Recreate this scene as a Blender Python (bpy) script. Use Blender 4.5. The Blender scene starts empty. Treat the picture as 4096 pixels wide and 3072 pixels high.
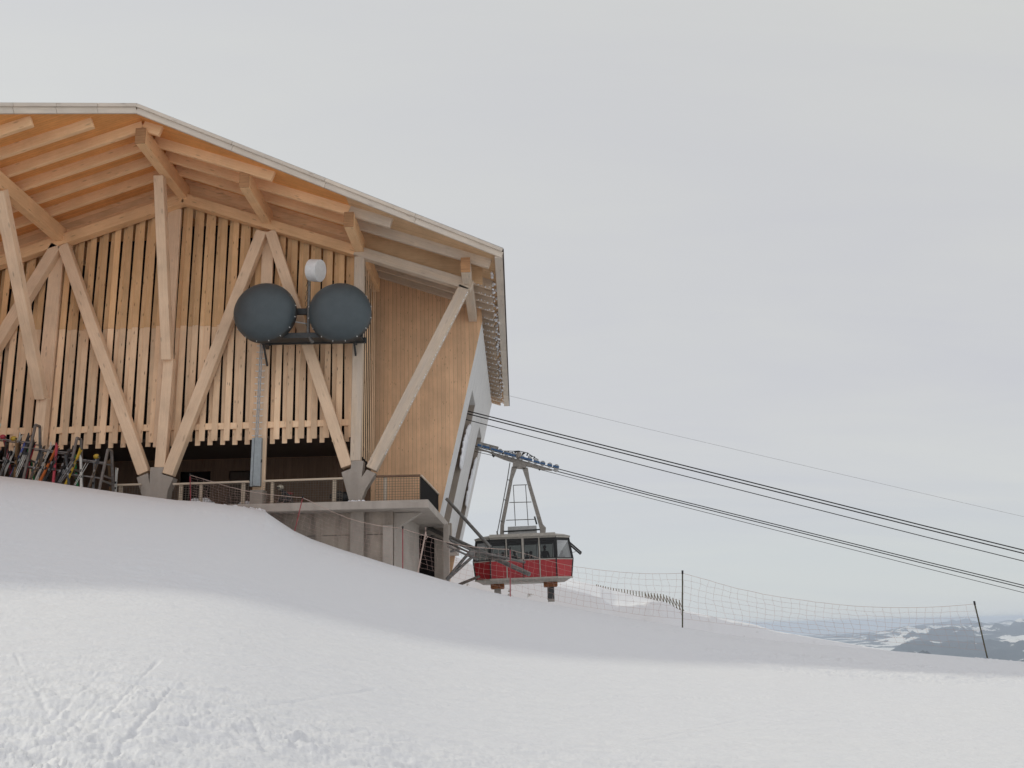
import bpy, math, random
import numpy as np
from math import sin, cos, radians as R, pi, sqrt, atan, atan2
from mathutils import Vector, Matrix, Quaternion
random.seed(7); RNG=np.random.RandomState(5)
sc=bpy.context.scene; col=sc.collection
# ------------------------------------------------------------------ camera model (eye at the origin, looking along +Y)
FL=3900.; PT=atan(984/FL); RO=.026
Fw=Vector((0,cos(PT),sin(PT))); U0=Vector((0,-sin(PT),cos(PT))); R0=Vector((1,0,0))
Rt=R0*cos(RO)-U0*sin(RO); Up=U0*cos(RO)+R0*sin(RO)
def ray(u,v): return Fw*FL+Rt*(u-2048)+Up*(1536-v)
def at(u,v,Y): r=ray(u,v); return r*(Y/r.y)
def V(*a): return Vector(a)
# ------------------------------------------------------------------ helpers
W={}; WM={}
def tag(o,label=None,cat=None,group=None,kind=None):
    if label: o['label']=label
    if cat: o['category']=cat
    if group: o['group']=group
    if kind: o['kind']=kind
    return o
def empty(name,loc,label,cat,group=None):
    o=bpy.data.objects.new(name,None); o.empty_display_size=.3; col.objects.link(o)
    o.location=loc; W[o]=Vector(loc); return tag(o,label,cat,group)
class MB:
    def __init__(s): s.v=[]; s.f=[]; s.m=[]
    def add(s,vs,fs,mi=0):
        n=len(s.v); s.v+= [Vector(p) for p in vs]; s.f+=[tuple(i+n for i in f) for f in fs]; s.m+=[mi]*len(fs); return s
    def hexa(s,b,t,mi=0):
        n=len(b)
        return s.add(list(b)+list(t),[tuple(range(n))[::-1],tuple(range(n,2*n))]+[(i,(i+1)%n,n+(i+1)%n,n+i) for i in range(n)],mi)
    def box(s,x0,x1,y0,y1,z0,z1,mi=0):
        return s.hexa([(x0,y0,z0),(x1,y0,z0),(x1,y1,z0),(x0,y1,z0)],[(x0,y0,z1),(x1,y0,z1),(x1,y1,z1),(x0,y1,z1)],mi)
    def bar(s,p0,p1,w,h,up=(0,0,1),mi=0):
        p0=Vector(p0);p1=Vector(p1);d=(p1-p0).normalized();u=Vector(up)
        a=d.cross(u)
        if a.length<1e-4: a=d.cross(Vector((1,0,0)))
        a.normalize(); b=a.cross(d).normalized()
        q=[a*(-w/2)-b*(h/2),a*(w/2)-b*(h/2),a*(w/2)+b*(h/2),a*(-w/2)+b*(h/2)]
        return s.hexa([p0+k for k in q],[p1+k for k in q],mi)
    def tube(s,pts,r,n=6,mi=0,cap=True):
        pts=[Vector(p) for p in pts]; base=len(s.v); N=len(pts)
        for i,p in enumerate(pts):
            d=(pts[min(i+1,N-1)]-pts[max(i-1,0)]).normalized()
            a=d.cross(Vector((0,0,1)))
            if a.length<.05: a=d.cross(Vector((1,0,0)))
            a.normalize(); b=a.cross(d)
            rr=r[i] if isinstance(r,(list,tuple)) else r
            for k in range(n):
                t=2*pi*k/n; s.v.append(p+a*(rr*cos(t))+b*(rr*sin(t)))
        for i in range(N-1):
            for k in range(n):
                s.f.append((base+i*n+k,base+i*n+(k+1)%n,base+(i+1)*n+(k+1)%n,base+(i+1)*n+k)); s.m.append(mi)
        if cap:
            s.f.append(tuple(base+k for k in range(n))[::-1]); s.f.append(tuple(base+(N-1)*n+k for k in range(n))); s.m+=[mi,mi]
        return s
    def lathe(s,c,ax,prof,n=32,mi=0,mis=None):   # prof: [(radius, offset along axis)]
        c=Vector(c);ax=Vector(ax).normalized(); a=ax.cross(Vector((0,0,1)))
        if a.length<.05: a=ax.cross(Vector((1,0,0)))
        a.normalize(); b=a.cross(ax); base=len(s.v)
        for (r,o) in prof:
            for k in range(n):
                t=2*pi*k/n; s.v.append(c+ax*o+a*(r*cos(t))+b*(r*sin(t)))
        for i in range(len(prof)-1):
            for k in range(n):
                s.f.append((base+i*n+k,base+i*n+(k+1)%n,base+(i+1)*n+(k+1)%n,base+(i+1)*n+k)); s.m.append(mis[i] if mis else mi)
        s.f.append(tuple(base+k for k in range(n))[::-1]); s.f.append(tuple(base+(len(prof)-1)*n+k for k in range(n)))
        s.m+=[mis[0] if mis else mi, mis[-1] if mis else mi]
        return s
    def ico(s,c,r,sx=1,sy=1,sz=1,n=8,mi=0):
        c=Vector(c);prof=[(sin(pi*i/n)*r+1e-4,-cos(pi*i/n)*r) for i in range(n+1)]
        base=len(s.v); s.lathe((0,0,0),(0,0,1),prof,n*2,mi)
        for i in range(base,len(s.v)): p=s.v[i]; s.v[i]=Vector((p.x*sx,p.y*sy,p.z*sz))+c
        return s
def put(name,mb,mat,parent=None,smooth=False,label=None,bevel=0):
    org=Vector((0,0,0)) if parent in WM else W[parent] if parent else Vector((0,0,0))
    me=bpy.data.meshes.new(name); me.from_pydata([tuple(p-org) for p in mb.v],[],mb.f)
    mats=mat if isinstance(mat,(list,tuple)) else [mat]
    for m in mats: me.materials.append(m)
    if len(mats)>1: me.polygons.foreach_set('material_index',mb.m)
    if smooth: me.polygons.foreach_set('use_smooth',[True]*len(me.polygons))
    import bmesh
    bm=bmesh.new(); bm.from_mesh(me); bmesh.ops.recalc_face_normals(bm,faces=bm.faces)
    bm.to_mesh(me); bm.free(); me.update()
    o=bpy.data.objects.new(name,me); col.objects.link(o)
    if parent:
        o.parent=parent
        if parent in WM: o.matrix_parent_inverse=WM[parent].inverted()
    W[o]=Vector(org)
    if smooth=='auto':
        md=o.modifiers.new('edges','EDGE_SPLIT'); md.split_angle=R(35)
    if bevel:
        b=o.modifiers.new('bevel','BEVEL'); b.width=bevel; b.segments=2; b.limit_method='ANGLE'
    if label: o['label']=label
    return o
def beam(name,p0,p1,w,h,mat,parent,up=(0,0,1),label=None,bev=.012):
    """one timber: local X along the grain"""
    p0=Vector(p0);p1=Vector(p1);L=(p1-p0).length;d=(p1-p0)/L
    y=Vector(up).cross(d)
    if y.length<1e-4: y=Vector((0,1,0)).cross(d)
    y.normalize(); z=d.cross(y)
    mb=MB().box(0,L,-w/2,w/2,-h/2,h/2)
    me=bpy.data.meshes.new(name); me.from_pydata([tuple(p) for p in mb.v],[],mb.f); me.materials.append(mat); me.update()
    o=bpy.data.objects.new(name,me); col.objects.link(o); o.parent=parent
    org=W[parent] if parent else Vector((0,0,0))
    M=Matrix((d,y,z)).transposed().to_4x4(); M.translation=p0; WM[o]=M.copy(); M.translation=p0-org; o.matrix_local=M
    if bev:
        b=o.modifiers.new('bevel','BEVEL'); b.width=bev; b.segments=1
    if label: o['label']=label
    W[o]=p0.copy()
    return o
def copy_tree(o,parent=None):
    c=o.copy(); col.objects.link(c)
    if parent: c.parent=parent
    for ch in list(o.children): copy_tree(ch,c)
    return c
# ------------------------------------------------------------------ materials
def newmat(name):
    m=bpy.data.materials.new(name); m.use_nodes=True; nt=m.node_tree; b=nt.nodes['Principled BSDF']; return m,nt,b
def N(nt,t,**kw):
    n=nt.nodes.new(t)
    for k,v in kw.items(): setattr(n,k,v)
    return n
def L(nt,a,b): nt.links.new(a,b)
def mth(nt,op,a,b=None,c=None,clamp=False):
    n=N(nt,'ShaderNodeMath',operation=op,use_clamp=clamp)
    for i,x in enumerate((a,b,c)):
        if x is None: continue
        if isinstance(x,(int,float)): n.inputs[i].default_value=x
        else: L(nt,x,n.inputs[i])
    return n.outputs[0]
def mix(nt,f,a,b,bt='MIX'):
    n=N(nt,'ShaderNodeMix',data_type='RGBA',blend_type=bt)
    for i,x in ((0,f),(6,a),(7,b)):
        if isinstance(x,(int,float)): n.inputs[i].default_value=x
        elif isinstance(x,(tuple,list)): n.inputs[i].default_value=(*x[:3],1)
        else: L(nt,x,n.inputs[i])
    return n.outputs[2]
def noise(nt,vec,scale,detail=4,rough=.55,dist=0):
    n=N(nt,'ShaderNodeTexNoise'); n.inputs['Scale'].default_value=scale; n.inputs['Detail'].default_value=detail
    n.inputs['Roughness'].default_value=rough; n.inputs['Distortion'].default_value=dist
    if vec is not None: L(nt,vec,n.inputs['Vector'])
    return n.outputs['Fac']
def mapping(nt,vec,scale=(1,1,1),loc=None):
    n=N(nt,'ShaderNodeMapping'); n.inputs['Scale'].default_value=scale
    L(nt,vec,n.inputs['Vector'])
    if loc is not None: L(nt,loc,n.inputs['Location'])
    return n.outputs[0]
def ramp(nt,fac,stops):
    n=N(nt,'ShaderNodeValToRGB'); e=n.color_ramp.elements
    while len(e)<len(stops): e.new(.5)
    for i,(p,c) in enumerate(stops):
        e[i].position=p; e[i].color=(*c,1) if isinstance(c,(tuple,list)) else (c,c,c,1)
    L(nt,fac,n.inputs[0]); return n.outputs[0]
def wood(name,a,b,axis='X',kr=1.,ks=.9,knots=.5,tone=.18,planks=0,rough=.7,grey=0,greycol=(.36,.33,.30)):
    """a light tone, b darker grain tone; axis = grain direction; planks = board width painted as real board tone + groove"""
    m,nt,p=newmat(name)
    tc=N(nt,'ShaderNodeTexCoord'); oi=N(nt,'ShaderNodeObjectInfo')
    off=N(nt,'ShaderNodeCombineXYZ'); r100=mth(nt,'MULTIPLY',oi.outputs['Random'],50.)
    for i in range(3): L(nt,r100,off.inputs[i])
    sc_={'X':(.35,5,5),'Z':(5,5,.35)}[axis]; sk={'X':(1.3,5,5),'Z':(5,5,1.3)}[axis]
    geo=N(nt,'ShaderNodeNewGeometry')
    isl=mth(nt,'MULTIPLY',geo.outputs['Random Per Island'],13.)
    base=N(nt,'ShaderNodeVectorMath',operation='ADD'); L(nt,tc.outputs['Object'],base.inputs[0]); L(nt,off.outputs[0],base.inputs[1])
    v=base.outputs[0]; isv=N(nt,'ShaderNodeCombineXYZ')
    for i in range(3): L(nt,isl,isv.inputs[i])
    v2=N(nt,'ShaderNodeVectorMath',operation='ADD'); L(nt,v,v2.inputs[0]); L(nt,isv.outputs[0],v2.inputs[1]); v=v2.outputs[0]
    g=noise(nt,mapping(nt,v,sc_),3.0,5,.6,.3)
    g2=noise(nt,mapping(nt,v,sc_),14.,3,.6)
    gg=mth(nt,'ADD',mth(nt,'MULTIPLY',g,.65),mth(nt,'MULTIPLY',g2,.35))
    c=mix(nt,ramp(nt,gg,[(.34,0.),(.66,1.)]),a,b)
    # blotches, boards and lamellas differ in tone
    bl=noise(nt,v,.9,3)
    tn=mth(nt,'ADD',mth(nt,'MULTIPLY',mth(nt,'SUBTRACT',bl,.5),.5),mth(nt,'MULTIPLY',mth(nt,'SUBTRACT',geo.outputs['Random Per Island'],.5),tone*1.4))
    tn=mth(nt,'ADD',tn,mth(nt,'MULTIPLY',mth(nt,'SUBTRACT',oi.outputs['Random'],.5),tone*.8))
    if planks:
        sp=N(nt,'ShaderNodeSeparateXYZ'); L(nt,tc.outputs['Object'],sp.inputs[0])
        q=mth(nt,'DIVIDE',sp.outputs[0 if axis=='Z' else 1],planks)
        wn=N(nt,'ShaderNodeTexWhiteNoise',noise_dimensions='1D'); L(nt,mth(nt,'FLOOR',q),wn.inputs['W'])
        tn=mth(nt,'ADD',tn,mth(nt,'MULTIPLY',mth(nt,'SUBTRACT',wn.outputs['Value'],.5),tone*1.3))
        fr=mth(nt,'FRACT',q); groove=mth(nt,'LESS_THAN',fr,.055)
    hv=N(nt,'ShaderNodeHueSaturation'); L(nt,c,hv.inputs['Color']); L(nt,mth(nt,'ADD',1.,tn),hv.inputs['Value']); c=hv.outputs[0]
    if knots:
        vo=N(nt,'ShaderNodeTexVoronoi'); L(nt,mapping(nt,v,sk),vo.inputs['Vector']); vo.inputs['Scale'].default_value=ks
        kf=ramp(nt,vo.outputs['Distance'],[(.08*kr,1.),(.19*kr,0.)])
        kf=mth(nt,'MULTIPLY',kf,knots); c=mix(nt,kf,c,(.13,.055,.025))
    if planks: c=mix(nt,mth(nt,'MULTIPLY',groove,.55),c,(.10,.06,.035))
    if grey:
        gn=noise(nt,mapping(nt,v,{'X':(.3,2,2),'Z':(2,2,.3)}[axis]),1.6,4)
        c=mix(nt,ramp(nt,gn,[(.5-grey*.45,0.),(.95-grey*.4,grey)]),c,greycol)
    L(nt,c,p.inputs['Base Color']); p.inputs['Roughness'].default_value=rough
    p.inputs['Specular IOR Level'].default_value=.25
    bp=N(nt,'ShaderNodeBump'); bp.inputs['Strength'].default_value=.25; bp.inputs['Distance'].default_value=.01; L(nt,gg,bp.inputs['Height']); L(nt,bp.outputs[0],p.inputs['Normal'])
    return m
def concrete(name,c1,c2,stain=(.16,.13,.11),st=.5,form=0):
    m,nt,p=newmat(name); tc=N(nt,'ShaderNodeTexCoord').outputs['Object']
    n1=noise(nt,tc,1.1,6,.6); n2=noise(nt,mapping(nt,tc,(2.2,2.2,.22)),1.0,5,.6); n3=noise(nt,tc,9.,4,.6)
    c=mix(nt,ramp(nt,n1,[(.35,0.),(.65,1.)]),c1,c2)
    c=mix(nt,mth(nt,'MULTIPLY',ramp(nt,n2,[(.45,0.),(.68,1.)]),st),c,stain)
    c=mix(nt,mth(nt,'MULTIPLY',ramp(nt,n3,[(.5,0.),(.75,1.)]),.25),c,(.42,.39,.36))
    if form:
        sp=N(nt,'ShaderNodeSeparateXYZ'); L(nt,tc,sp.inputs[0])
        h=mth(nt,'FRACT',mth(nt,'DIVIDE',sp.outputs[2],form)); ln=mth(nt,'LESS_THAN',h,.035)
        brk=ramp(nt,noise(nt,tc,2.3,3),[(.42,0.),(.55,1.)])
        c=mix(nt,mth(nt,'MULTIPLY',mth(nt,'MULTIPLY',ln,brk),.7),c,(.06,.05,.045))
    L(nt,c,p.inputs['Base Color']); p.inputs['Roughness'].default_value=.85
    bp=N(nt,'ShaderNodeBump'); bp.inputs['Strength'].default_value=.3; bp.inputs['Distance'].default_value=.02; L(nt,n3,bp.inputs['Height']); L(nt,bp.outputs[0],p.inputs['Normal'])
    return m
def plain(name,c,rough=.5,metal=0,var=.15,scale=6,spec=.5,coat=0):
    m,nt,p=newmat(name); tc=N(nt,'ShaderNodeTexCoord').outputs['Object']
    n1=noise(nt,tc,scale,5,.6); dark=tuple(x*(1-var*1.6) for x in c); lite=tuple(min(1,x*(1+var)) for x in c)
    L(nt,mix(nt,ramp(nt,n1,[(.3,0.),(.7,1.)]),dark,lite),p.inputs['Base Color'])
    L(nt,mth(nt,'ADD',rough-.08,mth(nt,'MULTIPLY',n1,.16)),p.inputs['Roughness'])
    p.inputs['Metallic'].default_value=metal; p.inputs['Specular IOR Level'].default_value=spec; p.inputs['Coat Weight'].default_value=coat
    return m
def glass(name,tint,fac=.10):
    m,nt,p=newmat(name); nt.nodes.remove(p); out=nt.nodes['Material Output']
    tr=N(nt,'ShaderNodeBsdfTransparent'); tr.inputs[0].default_value=(*tint,1)
    gl=N(nt,'ShaderNodeBsdfGlossy'); gl.inputs[0].default_value=(.9,.9,.9,1); gl.inputs['Roughness'].default_value=.05
    mx=N(nt,'ShaderNodeMixShader'); fr=N(nt,'ShaderNodeFresnel'); fr.inputs[0].default_value=1.45
    L(nt,mth(nt,'ADD',fr.outputs[0],fac-.04),mx.inputs[0]); L(nt,tr.outputs[0],mx.inputs[1]); L(nt,gl.outputs[0],mx.inputs[2]); L(nt,mx.outputs[0],out.inputs[0])
    return m
SPR=(.81,.61,.43); SPD=(.70,.50,.335)
M={}
M['glulam']=wood('glulam_spruce',SPR,SPD,'X',knots=.35,tone=.12)
M['plate']=wood('plate_spruce',(.82,.545,.31),(.72,.445,.235),'X',knots=.35,tone=.12)
M['rafter']=wood('rafter_spruce',(.82,.55,.33),(.71,.445,.235),'X',knots=.35,tone=.14)
M['weather']=wood('weathered_spruce',(.70,.56,.42),(.54,.42,.30),'X',knots=.3,tone=.12,grey=.6,greycol=(.50,.45,.40))
M['fascia']=wood('fascia_board',(.66,.57,.47),(.55,.47,.38),'X',knots=.35,tone=.1,grey=.5,greycol=(.52,.49,.46))
M['deckw']=wood('soffit_weathered',(.68,.46,.27),(.56,.37,.21),'X',knots=.1,tone=.1,planks=.14)
M['deck']=wood('soffit_deck',(.78,.375,.135),(.67,.295,.09),'X',knots=.1,tone=.1,planks=.14)
M['clad']=wood('cladding_lower',(.87,.64,.43),(.76,.53,.335),'Z',kr=.9,ks=1.2,knots=.65,tone=.30)
M['cladup']=wood('cladding_upper',(.84,.55,.31),(.73,.45,.215),'Z',kr=.9,ks=1.2,knots=.65,tone=.30)
M['plank']=wood('plank_wall',(.81,.54,.335),(.71,.45,.265),'Z',kr=.8,ks=1.7,knots=.6,tone=.12,planks=.21)
M['rail']=wood('rail_timber',(.62,.52,.40),(.50,.40,.29),'X',knots=.3,tone=.1,grey=.4)
M['endgrain']=wood('end_grain',(.46,.25,.12),(.28,.14,.065),'X',knots=0,tone=.2)
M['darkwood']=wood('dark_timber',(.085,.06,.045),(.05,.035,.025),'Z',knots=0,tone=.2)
M['void']=plain('shade_and_panel_black',(.012,.010,.009),.9,spec=.1)  # near-black: shade painted on sheets behind gaps and openings; also the parapet
M['conc']=concrete('concrete_pier',(.40,.35,.30),(.33,.29,.25),stain=(.24,.20,.17),st=.3)
M['concb']=concrete('concrete_base',(.40,.34,.28),(.30,.25,.205),st=.85,form=1.35)
M['concs']=concrete('concrete_slab',(.46,.41,.36),(.38,.335,.29),stain=(.26,.22,.19),st=.3)
M['fin']=concrete('painted_side_wall',(.66,.65,.63),(.60,.59,.58),stain=(.45,.42,.40),st=.2)
M['jamb']=concrete('slot_lining',(.42,.36,.30),(.36,.31,.26),st=.2)
M['metal']=plain('galvanised',(.40,.40,.39),.5,.6,.12)
M['zinc']=plain('zinc_sheet',(.42,.41,.39),.55,.3,.1)
M['dgrey']=plain('dark_steel',(.055,.058,.058),.55,.4)
M['pipe']=plain('grey_pipe',(.19,.185,.175),.5,.5,.25)
M['dish']=plain('radome_grey',(.062,.080,.088),.42,0,.08,2.5,spec=.45)
M['white']=plain('white_plastic',(.72,.72,.71),.5,0,.05)
M['cab']=plain('cabinet_bluegrey',(.33,.37,.385),.55,.2,.1)
M['red']=plain('cabin_red',(.40,.014,.020),.38,0,.12,1.2,coat=.2)
M['cream']=plain('cabin_trim',(.42,.39,.34),.5,.1,.12)
M['blk']=plain('black_rubber',(.015,.015,.015),.6)
M['inner']=plain('cabin_inside',(.05,.048,.045),.8)
M['orange']=plain('rusty_orange',(.26,.085,.025),.7,0,.4,9)
M['blue']=plain('blue_plate',(.035,.11,.25),.45,0,.2)
M['hang']=plain('hanger_grey',(.30,.275,.245),.5,.25,.15)
M['glass']=glass('window_glass',(.27,.28,.27),.03)
M['snow2']=plain('snow_clump',(.84,.84,.86),.6,0,.02)
M['netred']=plain('net_red',(.50,.34,.30),.8,0,.2)
M['netrope']=plain('net_rope',(.55,.42,.36),.8,0,.15)
M['pole']=plain('pole_red',(.30,.035,.045),.5)
M['poledark']=plain('pole_dark',(.07,.065,.035),.6)
M['wire']=plain('wire_mesh',(.16,.13,.10),.7,.2)
# snow
def snow_mat(name,bump=.5,speck=False):
    m,nt,p=newmat(name); tc=N(nt,'ShaderNodeTexCoord').outputs['Object']
    n0=noise(nt,tc,.35,5,.55)
    n1=noise(nt,mapping(nt,tc,(1,2.2,1)),2.2,8,.62,.4); n2=noise(nt,mapping(nt,tc,(1.,1.8,1)),11.,6,.65)
    c=mix(nt,n0,(.735,.745,.772),(.76,.768,.775))
    if speck:
        k=noise(nt,mapping(nt,tc,(1,1,1)),.9,8,.72); k2=noise(nt,tc,.12,3)
        f=mth(nt,'MULTIPLY',ramp(nt,k,[(.60,0.),(.64,1.)]),ramp(nt,k2,[(.46,0.),(.56,1.)]))
        c=mix(nt,mth(nt,'MULTIPLY',f,.8),c,(.17,.14,.09))
    L(nt,c,p.inputs['Base Color']); p.inputs['Roughness'].default_value=.65; p.inputs['Specular IOR Level'].default_value=.2
    h=mth(nt,'ADD',mth(nt,'MULTIPLY',n1,.8),mth(nt,'MULTIPLY',n2,.25))
    bp=N(nt,'ShaderNodeBump'); bp.inputs['Strength'].default_value=bump; bp.inputs['Distance'].default_value=.06; L(nt,h,bp.inputs['Height']); L(nt,bp.outputs[0],p.inputs['Normal'])
    return m
M['snow']=snow_mat('snow_piste',.75); M['ridge']=snow_mat('snow_wind_packed',.5,True)
# ------------------------------------------------------------------ terrain
def vnoise(x,y,seed):
    xi=np.floor(x).astype(np.int64); yi=np.floor(y).astype(np.int64); fx=x-xi; fy=y-yi
    fx=fx*fx*(3-2*fx); fy=fy*fy*(3-2*fy)
    def h(a,b):
        n=(a*374761393+b*668265263+seed*1442695041)&0x7fffffff
        n=((n^(n>>13))*1274126177)&0x7fffffff
        n=(n^(n>>16))&0xffff
        return n/65535.
    return (h(xi,yi)*(1-fx)+h(xi+1,yi)*fx)*(1-fy)+(h(xi,yi+1)*(1-fx)+h(xi+1,yi+1)*fx)*fy-.5
def fbm(x,y,o,seed,g=.5):
    s=0;a=1
    for i in range(o): s=s+a*vnoise(x*2**i+17.3*i,y*2**i-9.1*i,seed+i); a*=g
    return s
SIL=[(-260,1868),(0,1904),(185,1926),(463,1968),(700,2000),(837,2009),(902,2020),(968,2026),(1062,2047),(1110,2080),(1174,2122),(1246,2156),(1373,2200),(1563,2259),(1665,2288),(1798,2326),(1920,2358),(2041,2384),(2200,2415),(2470,2465),(2730,2507),(2878,2534),(3096,2562),(3300,2580),(3503,2598),(3730,2617),(3955,2636),(4096,2648),(4400,2676)]
sa=[];se=[]
for u,v in SIL:
    r=ray(u,v); sa.append(r.x/r.y); se.append(r.z/r.y)
s0=.045;tl=.205
sr=[e-(s0-tl*a) for a,e in zip(sa,se)]
AG=np.linspace(-.75,.75,301); RG=np.interp(AG,sa,sr); kk=np.exp(-(np.arange(-90,91)*.005/.13)**2); RS=np.convolve(np.pad(RG,90,'edge'),kk/kk.sum(),'valid')
YCa=[-.62,-.30,-.22,-.10,0,.25,.6]; YCv=[39.0,40.0,41.5,41.6,40,36,36]
HGT=1.62
def ground(X,Y,detail=True):
    X=np.asarray(X,float); Y=np.asarray(Y,float)
    Yp=np.maximum(Y,3.); a=X/Yp
    yc=np.interp(a,YCa,YCv)
    ed=np.clip(1-(np.abs(a)-.62)/.8,0,1)
    Yn=np.minimum(Y,yc)
    wt=np.clip((Yn-.50*yc)/(.42*yc),0,1); wt=wt*wt*(3-2*wt)
    r=(np.interp(a,AG,RS)*(1-wt)+np.interp(a,sa,sr)*wt)*np.maximum(Yn,0)*ed
    t=np.clip(1-Yn/yc,0,None)
    z=s0*Yn-tl*np.clip(X,-60,60)*np.where(Y>yc,yc/Yp,1.)+r-(HGT-.10*np.clip(X,-25,25))*t**1.5
    sl=s0-tl*np.clip(a,-1,1)+r/np.maximum(Yn,3)
    d=np.clip(Y-yc,0,None)
    z=z+sl*np.minimum(d,40)
    k=.045; dm=.62/(2*k)
    z=z-np.where(d<dm,k*d*d,k*dm*dm+.62*(d-dm)*np.where(d<400,1,1))
    z=np.maximum(z,-430)
    if detail:
        dist=np.sqrt(X*X+Y*Y); fade=np.clip((yc-1.5-Y)/6,0.12,1)*np.clip(1.6-dist/60,0,1)
        m=np.clip(.55+2.0*fbm(X*.16+3,Y*.22,3,91),.15,1.25)
        left=np.clip((2.-X)/7,0,1)*np.clip((14-Y)/5,0,1)
        m=m+.2*left
        n=.022*fbm(X*.75,Y*1.9,4,3,.6)+.030*fbm(X*3.1,Y*8.2,5,11,.70)+.007*fbm(X*10,Y*26,3,13,.7)+.035*fbm(X*.22,Y*.3,2,40)
        rough=np.clip(fbm(X*.8+5,Y*1.5,4,60)*1.6+.03,0,.6)*np.clip(fbm(X*8.,Y*17,4,70,.68),-.15,1)*.062
        z=z+fade*(m*n+rough*m)
        for (p,q,wd,dp) in TRK:
            ex,ey=q[0]-p[0],q[1]-p[1]; L2=ex*ex+ey*ey; wd_=wd*.42
            tt=np.clip(((X-p[0])*ex+(Y-p[1])*ey)/L2,0,1); wv=.05*fbm(X*.8,Y*.8,2,5)
            dd=np.abs(np.hypot(X-p[0]-tt*ex,Y-p[1]-tt*ey)+wv*.6)
            z=z-.42*dp*np.clip(.35+1.8*fbm(X*2.3+9,Y*2.3,2,23)+np.minimum(tt,1-tt)*4,0,1)*np.exp(-(dd/wd_)**2)*(.4+1.2*np.clip(fbm(X*1.7,Y*1.7,2,19)+.5,0,1))+dp*.10*np.exp(-((dd-2.0*wd_)/wd_)**2)
    return z
TRK=[]
def g1(x,y,detail=False): return float(ground(np.array([x]),np.array([y]),detail)[0])
def hit(u,v):
    r=ray(u,v); Y=4.
    while Y<60:
        p=r*(Y/r.y)
        if p.z<g1(p.x,p.y): return p
        Y+=.05
    return r*(40/r.y)
for (u0,v0,u1,v1,wd,dp) in [(-80,2978,1180,3052,.045,.035),(1180,3052,1900,3085,.04,.02),(60,2620,200,2870,.04,.022),(400,2700,150,2930,.045,.02),(640,2640,380,2920,.04,.024),(480,2720,180,3010,.04,.016),
    (740,2700,430,3060,.045,.028),(130,2870,900,2930,.05,.02),(1000,2880,1070,3010,.05,.03),(880,2900,1000,3000,.05,.025),
    (2300,2740,2800,2800,.05,.02),(3100,2850,2500,2980,.06,.02),(2700,2900,3100,3000,.06,.025),(-50,2620,1500,2700,.04,.018),(1500,2700,3300,2790,.04,.018),(900,2500,3900,2870,.04,.016),(200,3072,1500,2760,.035,.016)]:
    p=hit(u0,v0); q=hit(u1,min(v1,3072)); TRK.append(((p.x,p.y),(q.x,q.y),wd,dp))
def grid_mesh(name,X,Y,Z,mat,wrap=False):
    nr,nc=X.shape; me=bpy.data.meshes.new(name)
    co=np.stack([X,Y,Z],-1).reshape(-1,3); me.vertices.add(len(co)); me.vertices.foreach_set('co',co.ravel())
    i,j=np.meshgrid(np.arange(nr-1),np.arange(nc if wrap else nc-1),indexing='ij'); j2=(j+1)%nc
    q=np.stack([i*nc+j,i*nc+j2,(i+1)*nc+j2,(i+1)*nc+j],-1).reshape(-1,4)
    me.loops.add(q.size); me.loops.foreach_set('vertex_index',q.ravel().astype(np.int32)); me.polygons.add(len(q))
    me.polygons.foreach_set('loop_start',np.arange(0,q.size,4,dtype=np.int32)); me.polygons.foreach_set('use_smooth',np.ones(len(q),bool))
    me.update(calc_edges=True); me.validate(); me.materials.append(mat)
    import bmesh
    bm=bmesh.new(); bm.from_mesh(me); bmesh.ops.recalc_face_normals(bm,faces=bm.faces)
    bm.faces.ensure_lookup_table()
    if bm.faces[0].normal.z<0: bmesh.ops.reverse_faces(bm,faces=bm.faces)
    bm.to_mesh(me); bm.free()
    o=bpy.data.objects.new(name,me); col.objects.link(o); return o
th=np.concatenate([np.linspace(-31,31,1000),np.linspace(31,329,110)[1:-1]]); th=np.radians(th)
rr=np.concatenate([np.geomspace(.15,5.4,24)[:-1],np.geomspace(5.4,50,430),np.geomspace(50,1500,50)[1:]])
T_,R_=np.meshgrid(th,rr); GX=R_*np.sin(T_); GY=R_*np.cos(T_)
g=grid_mesh('snow_slope',GX,GY,ground(GX,GY),M['snow'],wrap=True); tag(g,kind='structure')

# far snow ridge right of the station
TOP=[(1560,2140),(1700,2185),(1800,2213),(1905,2258),(2050,2292),(2230,2312),(2286,2318),(2385,2340),(2503,2367),(2652,2403),(2720,2436),(2742,2441),(2878,2472),(3014,2497),(3104,2525),(3200,2541),(3350,2566),(3500,2592),(3650,2625)]
LIP=[(1560,2150),(1700,2192),(1800,2219),(1905,2266),(2050,2300),(2160,2325),(2245,2350),(2313,2367),(2403,2390),(2417,2406),(2449,2424),(2516,2425),(2571,2421),(2598,2407),(2643,2404),(2670,2412),(2724,2443),(2742,2451),(2824,2470),(2846,2467),(2923,2489),(3014,2503),(3095,2526),(3200,2543),(3350,2568),(3500,2594),(3650,2627)]
us=np.linspace(1560,3650,420); tv=np.interp(us,*zip(*TOP)); lv=np.interp(us,*zip(*LIP))
jag=2.2*fbm(us*.05,us*0,3,8)*2; lv=np.maximum(lv+jag*.8,tv+1)
rows=[]
DT,DL=118.,88.
def rowz(vv,D,dz=0,sx=1.):
    out=[]
    for u,v in zip(us,vv):
        p=at(u,v,D); out.append((p.x,p.y,p.z+dz))
    return np.array(out)
top=rowz(tv,DT); lip=rowz(lv,DL)
LP=[]
back=top.copy(); back[:,1]+=60; back[:,2]-=25; LP.append(back)
LP.append(top)
for k in np.linspace(.12,1,9):
    q=top*(1-k)+lip*k; q[:,2]+=.30*fbm(q[:,0]*.25,q[:,1]*.25,4,77)*sin(pi*k)*2-.25*sin(pi*k); LP.append(q)
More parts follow.
